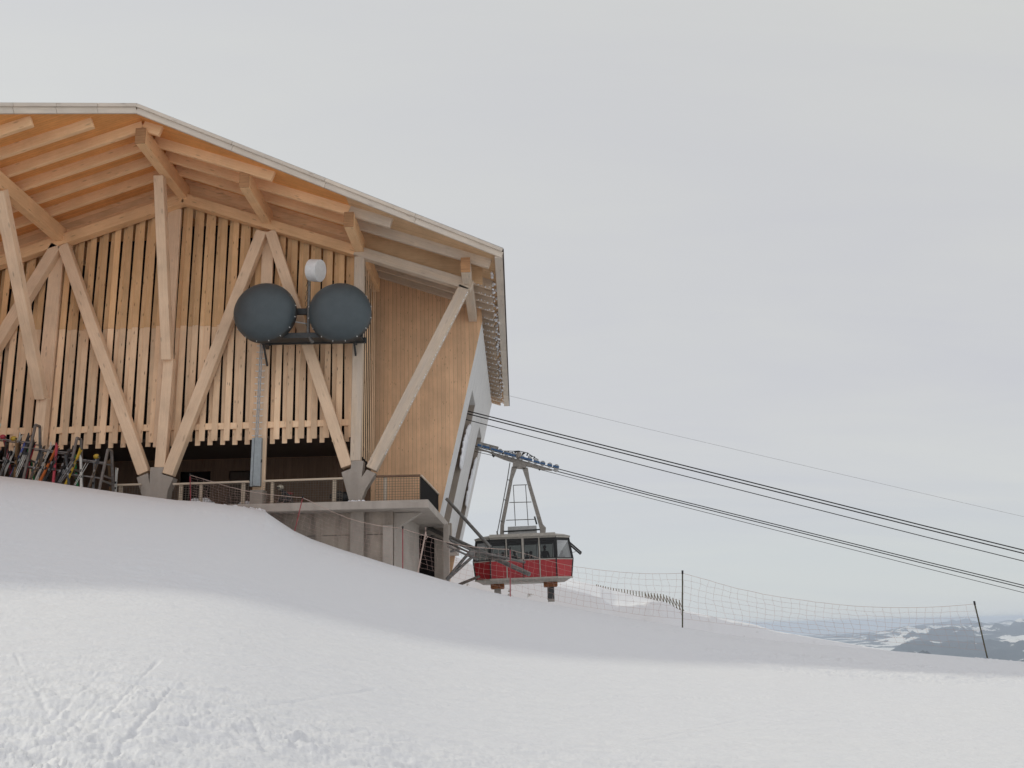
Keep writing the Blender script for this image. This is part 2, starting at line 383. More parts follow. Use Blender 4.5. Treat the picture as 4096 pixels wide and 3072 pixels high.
for k in np.linspace(.02,1,14):
    q=lip.copy(); q[:,1]-=7*k; q[:,2]-=15*k; q[:,2]+=.5*fbm(q[:,0]*.35,k*5+q[:,0]*0,4,31)*min(1,k*3); LP.append(q)
LP=np.array(LP); rg=grid_mesh('snow_ridge',LP[:,:,0],LP[:,:,1],LP[:,:,2],M['ridge']); tag(rg,kind='structure')

# distant hills
def hills_mat():
    m,nt,p=newmat('wooded_hills'); tc=N(nt,'ShaderNodeTexCoord').outputs['Object']
    a=noise(nt,mapping(nt,tc,(.0016,.0010,.004)),1.,5,.55,.6); b=noise(nt,mapping(nt,tc,(.012,.008,.02)),1.,4,.6)
    f=ramp(nt,mth(nt,'ADD',a,mth(nt,'MULTIPLY',mth(nt,'SUBTRACT',b,.5),.12)),[(.535,0.),(.555,1.)])
    c=mix(nt,ramp(nt,b,[(.3,0.),(.7,1.)]),(.022,.035,.045),(.05,.065,.07))
    L(nt,mix(nt,f,c,(.80,.79,.74)),p.inputs['Base Color']); p.inputs['Roughness'].default_value=.9
    return m
M['hills']=hills_mat()
az=np.radians(np.linspace(-50,62,560)); hr=np.geomspace(1300,32000,230)
A_,H_=np.meshgrid(az,hr); HX=H_*np.sin(A_); HY=H_*np.cos(A_)
rf_=1-2*np.abs(fbm(HX/2600+4.2,HY/2600+1.7,5,200,.45)); rf_=rf_*np.clip(.25+(HX/HY-.31)/.10,.25,1)
HZ=-560+430*rf_**2*np.clip(.75+.9*fbm(HX/5000,HY/5000,2,7),.3,1.3)+np.clip((H_-9000)/15000,0,1)*190
HZ+= -80*np.clip((3500-H_)/2000,0,1)
h=grid_mesh('hills',HX,HY,HZ,M['hills']); tag(h,kind='structure')

# ------------------------------------------------------------------ station building
XR=-15.45; KS=.35
def rt(X): return 21.85-KS*abs(X-XR)          # top of the roof
def rb(X): return rt(X)-.37-.45               # underside of the rafters
B=empty('station_building',(-15.4,45,5.57),'large pale timber mountain station with V shaped struts under a wide gabled roof','cable car station')
# roof : deck + fascia
XE=-.28; XL=-39.; X2=-20.5
YT=36.75; YRc=40.75; Y2=YT-.66*(XR-X2); YLc=Y2-1.3*(X2-XL); YB=70.5  # unseen left eave is extended and angled past X2 to shape the shadow
def slabpoly(xy,zt,th):
    mb=MB(); b=[(x,y,zt(x)-th) for x,y in xy]; t=[(x,y,zt(x)) for x,y in xy]; mb.hexa(b,t); return mb
XW=-7.05; YW=YT+(XW-XR)*(YRc-YT)/(XE-XR)
mb=slabpoly([(XR,YT+.1),(XW,YW+.1),(XW,YB),(XR,YB)],lambda x:rt(x)-.06,.31)
mb3=slabpoly([(XW+.002,YW+.1),(XE-.02,YRc+.1),(XE-.02,YB),(XW+.002,YB)],lambda x:rt(x)-.06,.31)
mb2=slabpoly([(XL+.02,YLc+.1),(X2,Y2+.1),(XR,YT+.1),(XR,YB),(XL+.02,YB)],lambda x:rt(x)-.06,.31)
roof=put('roof',mb,M['deck'],B); put('roof',mb3,M['deckw'],B,label='greyer weathered soffit at the outer eave'); put('roof',mb2,M['deck'],B)
c=MB(); c.hexa([(XR,YT-.04,rt(XR)-.05),(XE+.06,YRc-.04,rt(XE)-.05),(XE+.06,YB,rt(XE)-.05),(XR,YB,rt(XR)-.05)],[(XR,YT-.04,rt(XR)),(XE+.06,YRc-.04,rt(XE)),(XE+.06,YB,rt(XE)),(XR,YB,rt(XR))])
c.hexa([(XL-.06,YLc-.04,rt(XL)-.05),(X2,Y2-.04,rt(X2)-.05),(XR,YT-.04,rt(XR)-.05),(XR,YB,rt(XR)-.05),(XL-.06,YB,rt(XL)-.05)],[(XL-.06,YLc-.04,rt(XL)),(X2,Y2-.04,rt(X2)),(XR,YT-.04,rt(XR)),(XR,YB,rt(XR)),(XL-.06,YB,rt(XL))])
put('roof_covering',c,M['zinc'],roof)
def fasc(p,q,zo,h,w,name,n=1,mat='fascia'):
    for i in range(n):
        a=Vector(p).lerp(Vector(q),i/n); b=Vector(p).lerp(Vector(q),(i+1)/n)
        d=(b-a).normalized(); a=a+d*.004; b=b-d*.004
        beam(name,a+V(0,0,zo),b+V(0,0,zo),w,h,M[mat],B)
pT=V(XR,YT,rt(XR)); pR=V(XE,YRc,rt(XE)); pL=V(X2,Y2,rt(X2)); pLL=V(XL,YLc,rt(XL)); fasc(pLL,pL,-.33,.27,.10,'fascia_board',4); fasc(pLL+V(0,-.06,0),pL+V(0,-.06,0),-.125,.15,.14,'fascia_board',4)
fasc(pT,pR,-.33,.27,.10,'fascia_board',4); fasc(pT+V(0,-.06,0),pR+V(0,-.06,0),-.125,.15,.14,'fascia_board',4)
fasc(pL,pT,-.33,.27,.10,'fascia_board',4); fasc(pL+V(0,-.06,0),pT+V(0,-.06,0),-.125,.15,.14,'fascia_board',4)
# eave trim on the right, running back
for i in range(6):
    y0=YRc-.02+i*(YB-YRc)/6; y1=YRc-.02+(i+1)*(YB-YRc)/6-.01
    beam('eave_board',(XE-.17,y0,rt(XE)-.40),(XE-.17,y1,rt(XE)-.40),.36,.10,M['fascia'],B)
    beam('eave_board',(XE+.045,y0,rt(XE)-.24),(XE+.045,y1,rt(XE)-.24),.05,.42,M['darkwood'],B)
v=MB(); v.hexa([(XR-.45,38.2,rt(XR)-.1),(XR+.45,38.2,rt(XR)-.1),(XR+.45,39.4,rt(XR)-.1),(XR-.45,39.4,rt(XR)-.1)],[(XR-.28,38.3,rt(XR)+.33),(XR+.25,38.3,rt(XR)+.33),(XR+.25,39.3,rt(XR)+.33),(XR-.28,39.3,rt(XR)+.33)])
put('ridge_vent',v,M['zinc'],B)
# rafters
RT_=.37+.225
def rafter(Y,xa,xb,mat='rafter'):
    beam('rafter',(xa,Y,rt(xa)-RT_),(xb,Y,rt(xb)-RT_),.20,.45,M[mat],B)
for Y,xr in ((37.6,-14.68),(38.9,-10.15),(40.25,-5.17),(41.6,-.85)):
    rafter(Y,XL+.6,XR-.004); rafter(Y,XR+.004,min(xr,-7.05))
    if xr>-7: rafter(Y,-7.046,xr,'weather')
for Y,xl in ((36.25,-17.0),(34.9,-18.8),(33.55,-20.9),(32.2,-22.9),(30.8,-25),(29.4,-27.2)): rafter(Y,XL+.6,xl)
yy=44.4
while yy<48.3: rafter(yy,-7.2,-.85,'weather'); yy+=1.15
yy=49.3
while yy<70: rafter(yy,-2.6,-.85,'weather'); yy+=1.12
# purlins running in depth, cantilevered to the front
def purlin(X,y0,y1,mat='plate'):
    z=rb(X)-.35
    o=beam('purlin',(X,y0+.02,z),(X,y1,z),.42,.70,M[mat],B)
    e=MB().box(X-.215,X+.215,y0-.02,y0+.018,z-.352,z+.352); put('beam_end',e,M['endgrain'],o)
purlin(XR,37.35,48.4); purlin(-11.4,38.85,48.4); purlin(-7.0,39.85,48.4); purlin(-1.95,41.15,48.4,'weather'); purlin(-21.2,36.5,48.4); purlin(-26.5,33.2,48.4)
# plate beams along the facade and the boards closing up to the deck
ZPB=20.12
def zpb(X): return ZPB-KS*abs(X-XR)
for a,b,m in ((XR+.003,-7.2,'plate'),(-7.2,-1.75,'weather'),(-24,XR-.003,'plate'),(XL+1,-24.0,'plate')):
    beam('plate_beam',(a,43,zpb(a)+.25),(b,43,zpb(b)+.25),.46,.50,M[m],B)
mb=MB()
for a,b in ((XR,-1.3),(XL+1,XR)):
    for k in range(3):
        f=lambda X,t: zpb(X)+.52+t*.317
        mb.hexa([(a,43.06,f(a,k)+.004),(b,43.06,f(b,k)+.004),(b,43.12,f(b,k)+.004),(a,43.12,f(a,k)+.004)],[(a,43.06,f(a,k+1)-.004),(b,43.06,f(b,k+1)-.004),(b,43.12,f(b,k+1)-.004),(a,43.12,f(a,k+1)-.004)])
put('closing_boards',mb,M['rafter'],B)
mb=MB(); mb.hexa([(-7.2,43.03,zpb(-7.2)+.52),(-1.25,43.03,zpb(-1.25)+.52),(-1.25,43.05,zpb(-1.25)+.52),(-7.2,43.05,zpb(-7.2)+.52)],[(-7.2,43.03,zpb(-7.2)+1.46),(-1.25,43.03,zpb(-1.25)+1.46),(-1.25,43.05,zpb(-1.25)+1.46),(-7.2,43.05,zpb(-7.2)+1.46)])
put('closing_boards',mb,M['deckw'],B)
# V struts, posts and concrete piers
def strut(p,q,w=.50,h=.46,mat='glulam',name='strut'): beam(name,p,q,w,h,M[mat],B,up=(0,1,0),bev=.02)
FX=[-15.72,-7.07,-24.4]
def pr(u,v,Y=43.): return at(u,v,Y)
strut(pr(578,1895),pr(258,985)+V(0,.0,0)); strut(pr(674,1900),pr(1050,930)); strut((-15.75,43,at(637,1873,43).z),(-15.66,43,at(666,1440,43).z+.02),.46,.44,name='post')
strut(pr(1389,1868),pr(1085,930)); strut((-7.05,43,at(1432,1846,43).z),(-7.0,43,zpb(-7)+.0),.46,.44,'weather','post'); strut(pr(1487,1878),pr(1858,1150),.50,.46,'weather')
strut(pr(232,985),pr(-330,1900)); strut((-21.32,43,5.),(-21.28,43,at(167,1592,43).z+.02),.46,.44,name='post'); strut((-24.5,43,5.),(-24.5,43,zpb(-24.5)),.46,.44,name='post')
# leaning struts under the cantilevers
strut((-15.72,40.45,20.36),(-15.68,42.76,at(667,1440,42.8).z),.44,.44)
strut((-21.12,37.3,18.32),(-21.28,42.76,at(167,1592,42.8).z),.46,.44)
# small dark steel ends between timber and concrete
def pier(cx,parent,base,arms,zb,name='pier'):
    """Y shaped concrete foot from an outline in the facade plane"""
    mb=MB(); f=[(p.x,42.72,p.z) for p in base]; b=[(p.x,43.30,p.z) for p in base]
    n=len(f); mb.add(f+b,[tuple(range(n)),tuple(range(n,2*n))[::-1]]+[(i,(i+1)%n,n+(i+1)%n,n+i) for i in range(n)])
    return put(name,mb,M['conc'],parent)
def outl(pts): return [at(u,v,43) for u,v in pts]
pier(0,B,outl([(1402,2012),(1370,1893),(1407,1879),(1410,1847),(1457,1847),(1450,1914),(1471,1882),(1506,1897),(1466,1960),(1446,2012)]),None,0)
pier(0,B,outl([(590,2035),(556,1914),(600,1896),(607,1940),(611,1873),(663,1873),(655,1900),(702,1914),(680,1965),(668,2035)]),None,0)
pj=[(x+ (-24.4+7.07),z) for x,z in [(p.x,p.z) for p in outl([(1402,2012),(1370,1893),(1407,1879),(1410,1847),(1457,1847),(1450,1914),(1471,1882),(1506,1897),(1466,1960),(1446,2012)])]]
# cladding
zj=14.15; zb0=8.65
def clad():
    lo=MB(); up=MB(); x=-38.0; i=0
    while x<-7.35:
        fw=.27+random.uniform(-.012,.012); per=.565
        xa,xb=x,x+fw
        def zt(X): return zpb(X)+.1
        jz=zj+random.uniform(-.05,.04); bt=zb0+random.uniform(-.012,.012)
        def bd(mb,x0a,x1a,x0b,x1b,y0,y1,z0,zt0,zt1):
            mb.hexa([(x0a,y0,z0),(x1a,y0,z0),(x1a,y1,z0),(x0a,y1,z0)],[(x0b,y0,zt0),(x1b,y0,zt1),(x1b,y1,zt1),(x0b,y1,zt0)])
        dy=random.uniform(0,.012)
        bd(up,xa,xb,xa,xb,43.36+dy,43.40+dy,jz+.006,zt(xa),zt(xb)); bd(lo,xa,xb,xa,xb,43.362+dy,43.402+dy,bt,jz,jz)
        gt,gm,gb=.075,.022,.105
        bx1=x+per+.03
        bd(up,xb+gm,bx1,xb+gt,bx1,43.52,43.555,jz+.006,zt(xb+gt),zt(bx1)); bd(lo,xb+gb,bx1,xb+gm,bx1,43.522,43.557,bt-.17,jz,jz)
        x+=per
    return lo,up
lo,up=clad(); put('slat_cladding',lo,M['clad'],B,label='pale lower tier of vertical board cladding'); put('slat_cladding',up,M['cladup'],B,label='more orange upper tier of vertical board cladding')
for a,b in ((-38,-29.6),(-29.6,-22),(-22,-14.5),(-14.5,-7.4)): beam('batten',(a,43.455,9.33),(b-.01,43.455,9.36),.07,.30,M['clad'],B)
put('cladding_backing',MB().box(-38,-7.2,43.90,44.0,8.86,12.0).box(-29.6,-7.2,43.93,44.03,11.9,15.0).box(-26.5,-7.2,43.90,44.0,14.9,16.4).box(-23,-8.5,43.93,44.03,16.3,17.5).box(-20,-11,43.90,44.,17.4,18.7).box(-17.5,-13.4,43.93,44.03,18.6,19.4),M['void'],B)  # black sheets make the gaps between boards look deeply shaded
for X in (-21.42,-15.95,-11.42,-26.6):
    b0={-21.42:7.4,-15.95:8.4,-11.42:6.3,-26.6:8}[X]
    beam('stud',(X,43.28,b0),(X,43.28,zpb(X)+.05),.54 if X==-11.42 else .62,.17,M['clad'if 0 else 'glulam'],B,up=(0,1,0))
put('pier',MB().box(-11.75,-11.15,43.05,43.6,5.5,6.32),M['conc'],B)
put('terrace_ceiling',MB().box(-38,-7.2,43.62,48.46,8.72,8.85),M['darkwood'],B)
# side slats of the corner bay
ms=MB(); y=43.5; i=0
while y<48.3:
    zt=zpb(-7)+.2
    ms.box(-6.98,-6.965,y,y+.24,13.2,rb(-7)-.72); ms.box(-6.98,-6.965,y,y+.24,7.9,13.18); y+=.60
put('side_slats',ms,M['clad'],B)
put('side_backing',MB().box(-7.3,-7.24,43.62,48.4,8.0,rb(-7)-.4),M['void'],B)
put('corner_post',MB().box(-7.22,-6.86,43.22,43.44,7.9,zpb(-7)+.1),M['weather'],B)
# plank wall behind
Pt=at(1917,1336,48.5); Pb=at(1763,2032,48.5); SL=(Pt.x-Pb.x)/(Pt.z-Pb.z)
def sx(z): return Pb.x+SL*(z-Pb.z)
w=MB(); zt=15.9
pts=[(-7.2,5.57),(sx(5.57),5.57),(sx(15.7),15.7),(-1.5,16.2),(-1.5,rt(-1.5)-.4),(-7.2,rt(-7.2)-.4)]
w.hexa([(x,48.5,z) for x,z in pts],[(x,48.62,z) for x,z in pts]); put('plank_wall',w,M['plank'],B)
dz=[(720,842,1886),(915,1000,1883)]
d1=[(at(a,1900,48.5).x,at(b,1900,48.5).x,at((a+b)/2,v,48.5).z) for a,b,v in dz]
w=MB(); xs=[-38,d1[0][0],d1[0][1],d1[1][0],d1[1][1],-7.21]
w.box(xs[0],xs[1],48.5,48.62,5.5,8.72).box(xs[2],xs[3],48.5,48.62,5.5,8.72).box(xs[4],xs[5],48.5,48.62,5.5,8.72)
w.box(xs[1],xs[2],48.5,48.62,d1[0][2],8.72).box(xs[3],xs[4],48.5,48.62,d1[1][2],8.72)
M['backwall']=wood('back_wall_timber',(.17,.105,.068),(.12,.072,.045),'Z',knots=.6,tone=.12,planks=.21)  # plank wall timber darkened: the recess shade is put into its tones
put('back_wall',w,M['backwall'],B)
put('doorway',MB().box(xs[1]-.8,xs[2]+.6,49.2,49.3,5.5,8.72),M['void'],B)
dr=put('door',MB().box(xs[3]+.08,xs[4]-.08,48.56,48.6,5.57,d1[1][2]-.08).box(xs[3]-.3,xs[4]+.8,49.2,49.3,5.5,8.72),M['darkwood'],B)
# station hall: leaning white side wall with two cabin slots
sw=MB()
def seg(y0,y1,z0,z1,mi=0):
    sw.hexa([(sx(z0)-.5,y0,z0),(sx(z0),y0,z0),(sx(z0),y1,z0),(sx(z0)-.5,y1,z0)],[(sx(z1)-.5,y0,z1),(sx(z1),y0,z1),(sx(z1),y1,z1),(sx(z1)-.5,y1,z1)],mi)
ZS=12.68; Z0=5.3; ZT=15.62
seg(48.64,51.28,Z0,ZT); seg(51.28,55.0,ZS,ZT); seg(55.0,61.15,Z0,ZT); seg(61.15,64.9,ZS,ZT); seg(64.9,67.6,Z0,ZT)
put('side_wall',sw,M['fin'],B)
for y in (51.28,61.15):
    st=MB()
    y1=y+3.72 if y<60 else y+3.75
    st.hexa([(sx(Z0)-2.2,y1,Z0),(sx(Z0)-.02,y1-.012,Z0),(sx(Z0)-.02,y1+.2,Z0),(sx(Z0)-2.2,y1+.2,Z0)],[(sx(ZS)-2.2,y1,ZS),(sx(ZS)-.02,y1-.012,ZS),(sx(ZS)-.02,y1+.2,ZS),(sx(ZS)-2.2,y1+.2,ZS)])
    st.hexa([(sx(Z0)-2.3,y-.2,Z0),(sx(Z0)-2.2,y-.2,Z0),(sx(Z0)-2.2,y1,Z0),(sx(Z0)-2.3,y1,Z0)],[(sx(ZS)-2.3,y-.2,ZS),(sx(ZS)-2.2,y-.2,ZS),(sx(ZS)-2.2,y1,ZS),(sx(ZS)-2.3,y1,ZS)])
    put('cabin_slot_lining',st,M['jamb'],B)

put('hall_floor',MB().box(-7,sx(5.3)-.05,51.7,67.3,5.0,5.28),M['concs'],B)
def drift(parent,y0,y1,z0,z1,wd,side,seed):
    """ragged plate of blown snow frozen on the wall beside a slot"""
    rs=random.Random(seed); mb=MB(); n=22; a=[];b=[]
    for i in range(n+1):
        z=z0+(z1-z0)*i/n; e=wd*(.35+.65*sin(pi*min(1,(i+2)/(n+2)))**.6)*(1+rs.uniform(-.18,.18))
        ya=y0 if side>0 else y1; yb=ya+side*e
        a.append((ya,z)); b.append((yb,z))
    vs=[(sx(z)-.02,y,z) for y,z in a]+[(sx(z)+.05+rs.uniform(0,.02),y,z) for y,z in a]+[(sx(z)+.03,y,z) for y,z in b]+[(sx(z)-.02,y,z) for y,z in b]
    m=n+1; fs=[]
    for r in range(3):
        for i in range(n): fs.append((r*m+i,r*m+i+1,(r+1)*m+i+1,(r+1)*m+i))
    for i in range(n): fs.append((3*m+i,3*m+i+1,i+1,i))
    fs+= [(0,m,2*m,3*m),(m-1,2*m-1,3*m-1,4*m-1)]
    mb.add(vs,fs); put('frozen_snow',mb,M['snow2'],parent,smooth=True)
drift(B,51.3,55.0,8.9,11.4,2.3,-1,3); drift(B,61.1,64.9,8.0,11.2,2.4,-1,5)
# hall closing walls (left, back) so that light only enters where it does in reality
hw=MB(); zz=lambda X: rt(X)-.42
hw.hexa([(XL+1.2,67.4,0),(sx(0)-.2,67.4,0),(-1.9,67.4,15.5),(-1.9,67.4,zz(-1.9)),(XR,67.4,zz(XR)),(XL+1.2,67.4,zz(XL+1.2))],[(XL+1.2,67.6,0),(sx(0)-.2,67.6,0),(-1.9,67.6,15.5),(-1.9,67.6,zz(-1.9)),(XR,67.6,zz(XR)),(XL+1.2,67.6,zz(XL+1.2))])
hw.box(XL+1.0,XL+1.19,43.9,67.6,0,zz(XL+1.2)-.05)
put('rear_wall',hw,M['plank'],B)
# terrace slab and base
sl=MB(); A=at(1713,1997,42.2); sl.hexa([(-30,42.2,A.z-.36),(A.x,42.2,A.z-.36),(-3.55,51.6,A.z-.36),(-30,51.6,A.z-.36)],[(-30,42.2,A.z),(A.x,42.2,A.z),(-3.55,51.6,A.z),(-30,51.6,A.z)])
put('terrace_slab',sl,M['concs'],B,bevel=.03)
ZSB=A.z-.362
bw=MB().box(-30,-5.42,43.3,43.7,-3,ZSB); put('base_wall',bw,M['concb'],B)
x1=at(1402,2100,43.1).x; x2=at(1455,2100,43.1).x
put('pilaster',MB().box(x1,x2,43.08,43.29,-3,ZSB),M['conc'],B)
xa=at(1531,2100,43.1).x; put('pilaster',MB().box(xa,-5.42,43.12,43.29,-3,ZSB-.6),M['concs'],B)
put('base_wall',MB().hexa([(-5.6,43.71,-3),(-5.38,43.4,-3),(-4.85,49.2,-3),(-5.3,49.2,-3)],[(-5.6,43.71,ZSB),(-5.38,43.4,ZSB),(-4.85,49.2,ZSB),(-5.3,49.2,ZSB)]),M['concs'],B)
hb=MB(); hb.hexa([(-5.36,43.6,ZSB-.02),(-4.2,43.6,ZSB-.02),(-4.2,44.1,ZSB-.02),(-5.36,44.1,ZSB-.02)][::1],[(-5.37,43.6,ZSB-.7),(-5.30,43.6,ZSB-.7),(-5.30,44.1,ZSB-.7),(-5.37,44.1,ZSB-.7)])
put('bracket',hb,M['concs'],B)
xa=at(1775,2250,49.4).x; xb=at(1797,2250,49.4).x
put('base_column',MB().box(xa,xb,49.25,49.8,-6,ZSB),M['concs'],B)
put('base_wall',MB().box(at(1738,2250,51).x,xb-.3,51.,51.2,-6,ZSB),M['jamb'],B); put('base_wall',MB().box(-8,at(1790,2250,52.4).x,52.4,52.6,-6,ZSB),M['void'],B)  # the black sheet stands in for shade inside the base opening
put('console',MB().box(at(1792,2130,50.5).x,at(1806,2130,50.5).x,50.4,51.0,ZSB-.5,ZSB+.2),M['jamb'],B)
# railings
def railing(pts,posts,mat='rail',base=None,dark=False):
    rr_=empty('railing',(0,0,0),None,None); rr_.parent=B; rr_.location=-W[B]; W[rr_]=V(0,0,0)
    for p,q in zip(pts,pts[1:]): beam('handrail',p,q,.17,.085,M[mat],rr_)
    for p in posts:
        beam('rail_post',(p.x,p.y+.02,A.z-.05),(p.x,p.y+.02,p.z-.05),.15,.12,M['rail'],rr_,up=(0,1,0))
    mesh=MB()
    for p,q in zip(pts,pts[1:]):
        n=int((q-p).length/.115)
        for i in range(n+1):
            c=p.lerp(q,i/n); mesh.bar((c.x,c.y-.07,A.z+.02),(c.x,c.y-.07,c.z-.05),.012,.012)
        for k in range(9):
            f=(k+.3)/9; z0=A.z+.02
            mesh.bar((p.x,p.y-.07,z0+(p.z-.05-z0)*f),(q.x,q.y-.07,z0+(q.z-.05-z0)*f),.012,.012)
    put('wire_mesh',mesh,M['wire'],rr_)
    return rr_
Yr=42.45
railing([at(455,1941,Yr),at(566,1938,Yr)],[at(484,1941,Yr)])
railing([at(693,1937,Yr),at(997,1927,Yr)],[at(725,1937,Yr),at(805,1934,Yr),at(974,1929,Yr)])
railing([at(1054,1925,Yr),at(1371,1914,Yr)],[at(1090,1925,Yr),at(1338,1916,Yr)])
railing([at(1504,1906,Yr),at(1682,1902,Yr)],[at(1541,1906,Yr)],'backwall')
cr=at(1682,1902,Yr); put('side_parapet',MB().hexa([(cr.x-.04,Yr,A.z-.02),(cr.x+.02,Yr,A.z-.02),(-3.78,49.2,A.z-.02),(-3.84,49.2,A.z-.02)],[(cr.x-.04,Yr,cr.z-.05),(cr.x+.02,Yr,cr.z-.05),(-3.78,49.2,cr.z-.05),(-3.84,49.2,cr.z-.05)]),M['void'],B)
beam('handrail',(cr.x,Yr,cr.z),(-3.8,49.2,cr.z),.14,.08,M['weather'],B)
# clumps of snow frozen on the eave timbers
cl=MB(); yy=44.4
def clump(c,s):
    k=len(cl.v); cl.ico(c,s,1,1,1,4)
    for i in range(k,len(cl.v)): cl.v[i]=cl.v[i]+V(random.uniform(-1,1),random.uniform(-1,1),random.uniform(-1,1))*s*.28
for y in [43.2+1.12*i for i in range(24)]:
    yb=y
    for j in range(3): clump((XE-.45+random.uniform(-.1,.1),yb+random.uniform(-.3,.3),rb(-.8)+.25+random.uniform(-.1,.12)),random.uniform(.05,.10))
for i,yR in enumerate([44.4,45.55,46.7,47.85]+[49.3+1.12*k for k in range(19)]):
    x=-1.75
    while x<-.9:
        x+=random.uniform(.08,.25); clump((x,yR-.11,rb(x)+random.uniform(-.02,.05)),random.uniform(.025,.06))
o=put('snow_clumps',cl,M['snow2'],B,smooth=True); o['kind']='stuff'
cl=MB()
for i in range(46):
    u=random.uniform(770,1075); p=at(u,2000,42.0); x=p.x; clump((x,41.9+random.uniform(-.5,.2),g1(x,41.8)+random.uniform(-.04,.05)),random.uniform(.05,.13))
for i in range(14):
    p=at(random.uniform(1395,1455),2003,42.5); clump((p.x,42.45+random.uniform(0,.15),A.z+.01),random.uniform(.04,.08))
o=put('snow_clumps',cl,M['snow2'],B,smooth=True); o['kind']='stuff'
q0=pr(1487,1878); q1=pr(1858,1150); cl=MB()
for i in range(90):
    t=random.uniform(.08,.97); c=q0.lerp(q1,t); clump((c.x+.25,c.y-.18+random.uniform(0,.1),c.z-.02),random.uniform(.02,.05))
o=put('snow_clumps',cl,M['snow2'],B,smooth=True); o['kind']='stuff'
for (u0,u1,hh,lb) in ((768,834,.62,'heap of cleared snow behind the railing in front of the dark doorway'),(1000-22,1000+8,.35,'low heap of cleared snow beside the small concrete block')):
    sp_=MB(); xa_=at(u0,2000,44.).x; xb_=at(u1,2000,44.).x
    for i in range(26):
        k=len(sp_.v); t=random.random(); c_=(xa_+(xb_-xa_)*t,43.9+random.uniform(-.3,.4),A.z+hh*.35*random.uniform(.2,1)); sp_.ico(c_,hh*random.uniform(.45,.62),1,1,1,5)
        for q in range(k,len(sp_.v)): sp_.v[q]=sp_.v[q]+V(random.uniform(-.03,.03),random.uniform(-.03,.03),random.uniform(-.03,.03))
    o=put('snow_heap',sp_,M['snow'],None,smooth=True); tag(o,lb,'snow heap')
# ------------------------------------------------------------------ antennas
def dish(u,v,w,h,label,Y=41.2):
    c=at(u,v,Y); rad=w/2/(FL/ (c.dot(Fw))) 
    ax=V(-.05 if u<1200 else .06,-1,.10).normalized()
    D=empty('dish_antenna',c,label,'antenna','grey covered microwave dishes on the facade')
    n=8; prof=[(rad*.86,-.42),(rad*1.0,-.30),(rad,0.0)]
    put('drum',MB().lathe(c,ax,prof,48),M['dgrey'],D,smooth='auto')
    prof=[(rad*1.005,0)]+[(rad*cos(t),.02+.72*sin(t)) for t in np.linspace(0,pi/2*.97,10)]
    put('radome',MB().lathe(c,ax,prof,48),M['dish'],D,smooth='auto')
    a=ax.cross(V(0,0,1)).normalized(); b=a.cross(ax)
    for k in range(16):
        t=2*pi*(k+.5)/16; d=a*cos(t)+b*sin(t)
        put('rim_clip',MB().bar(c+d*(rad-.01)+ax*.02,c+d*(rad+.035)-ax*.02,.022,.03),M['white'],D)
    put('mount_bracket',MB().bar(c-ax*.40,V(c.x,42.3,c.z+.06),.12,.12).bar(V(c.x,42.3,c.z+.3),V(c.x,42.3,12.75),.10,.10),M['dgrey'],D)
    return D
dish(1059,1249,249,229,'left of the two large dark grey domed dishes, above the ladder')
dish(1360,1249,249,235,'right of the two large dark grey domed dishes, beside the corner post')
c=at(1262,1082,41.2); ax=V(.93,-.30,-.20).normalized()
D=empty('drum_antenna',c,'small white drum shaped antenna on top of the pipe mast above the dark dishes','antenna')
put('drum',MB().lathe(c,ax,[(.42,-.30),(.50,-.24),(.505,.24),(.49,.26)],40),M['white'],D,smooth='auto'); put('mount_bracket',MB().bar(c-ax*.25,at(1233,1112,41.3),.12,.18),M['dgrey'],D)
P=empty('antenna_platform',at(1240,1355,41.6),'dark steel beam platform with upright pipe mast carrying the dishes','antenna platform')
pa=at(1040,1358,41.9); pb=at(1458,1350,41.9)
for dy in (-.45,.45): put('platform_beam',MB().bar(pa+V(0,dy,0),pb+V(0,dy,0),.14,.24),M['dgrey'],P)
put('platform_grating',MB().bar(pa+V(.1,0,-.05),pb+V(-.1,0,-.05),.8,.04),M['dgrey'],P)
for X in (-11.2,-7.1): put('support_arm',MB().bar((X,41.4,pa.z-.02),(X,43.1,pa.z-.02),.14,.2).bar((X,42.3,pa.z-.1),(X,43.1,pa.z-.9),.08,.08),M['dgrey'],P)
put('mast',MB().tube([at(1237,1105,41.5),at(1233,1345,41.5),at(1250,1368,41.3)],.075,12),M['pipe'],P,smooth='auto')
put('cross_arm',MB().bar(at(1180,1247,41.9),at(1236,1247,41.9),.14,.28),M['dgrey'],P)
put('stay',MB().tube([at(1180,1287,41.4),at(1235,1296,41.5)],.03).tube([at(1240,1336,41.5),at(1300,1336,41.6)],.035),M['metal'],P)
cb=MB()
for k in range(9):
    a_=at(1228+random.uniform(-4,2),1120+26*k,41.45); b_=at(1226+random.uniform(-6,2),1120+26*(k+1),41.45); cb.tube([a_,(a_+b_)/2+V(random.uniform(-.06,.06),0,0),b_],.014,5)
put('cable',cb,M['blk'],P)
Ld=empty('ladder',at(1027,1747,42.95),'thin galvanised ladder rising from the cabinet to the antenna platform','ladder')
la=at(1047,1366,42.95); lb=at(1027,1750,42.95)
put('rail',MB().bar(lb+V(-.04,0,0),la+V(-.04,0,0),.03,.05).bar(lb+V(.04,0,0),la+V(.04,0,0),.03,.05),M['metal'],Ld)
for k in range(15):
    c=lb.lerp(la,(k+.3)/15); put('rung',MB().bar(c-V(.2,0,0),c+V(.2,0,0),.03,.035).bar(c-V(.2,0,-.03),c-V(.2,0,.02),.03,.03).bar(c+V(.2,0,.03),c+V(.2,0,-.02),.03,.03),M['white'],Ld)
Cb=empty('cable_cabinet',at(1020,1946,42.9),'tall narrow blue grey metal cabinet below the ladder','cabinet')
ca=at(1000,1946,42.9); cb_=at(1045,1750,42.9)
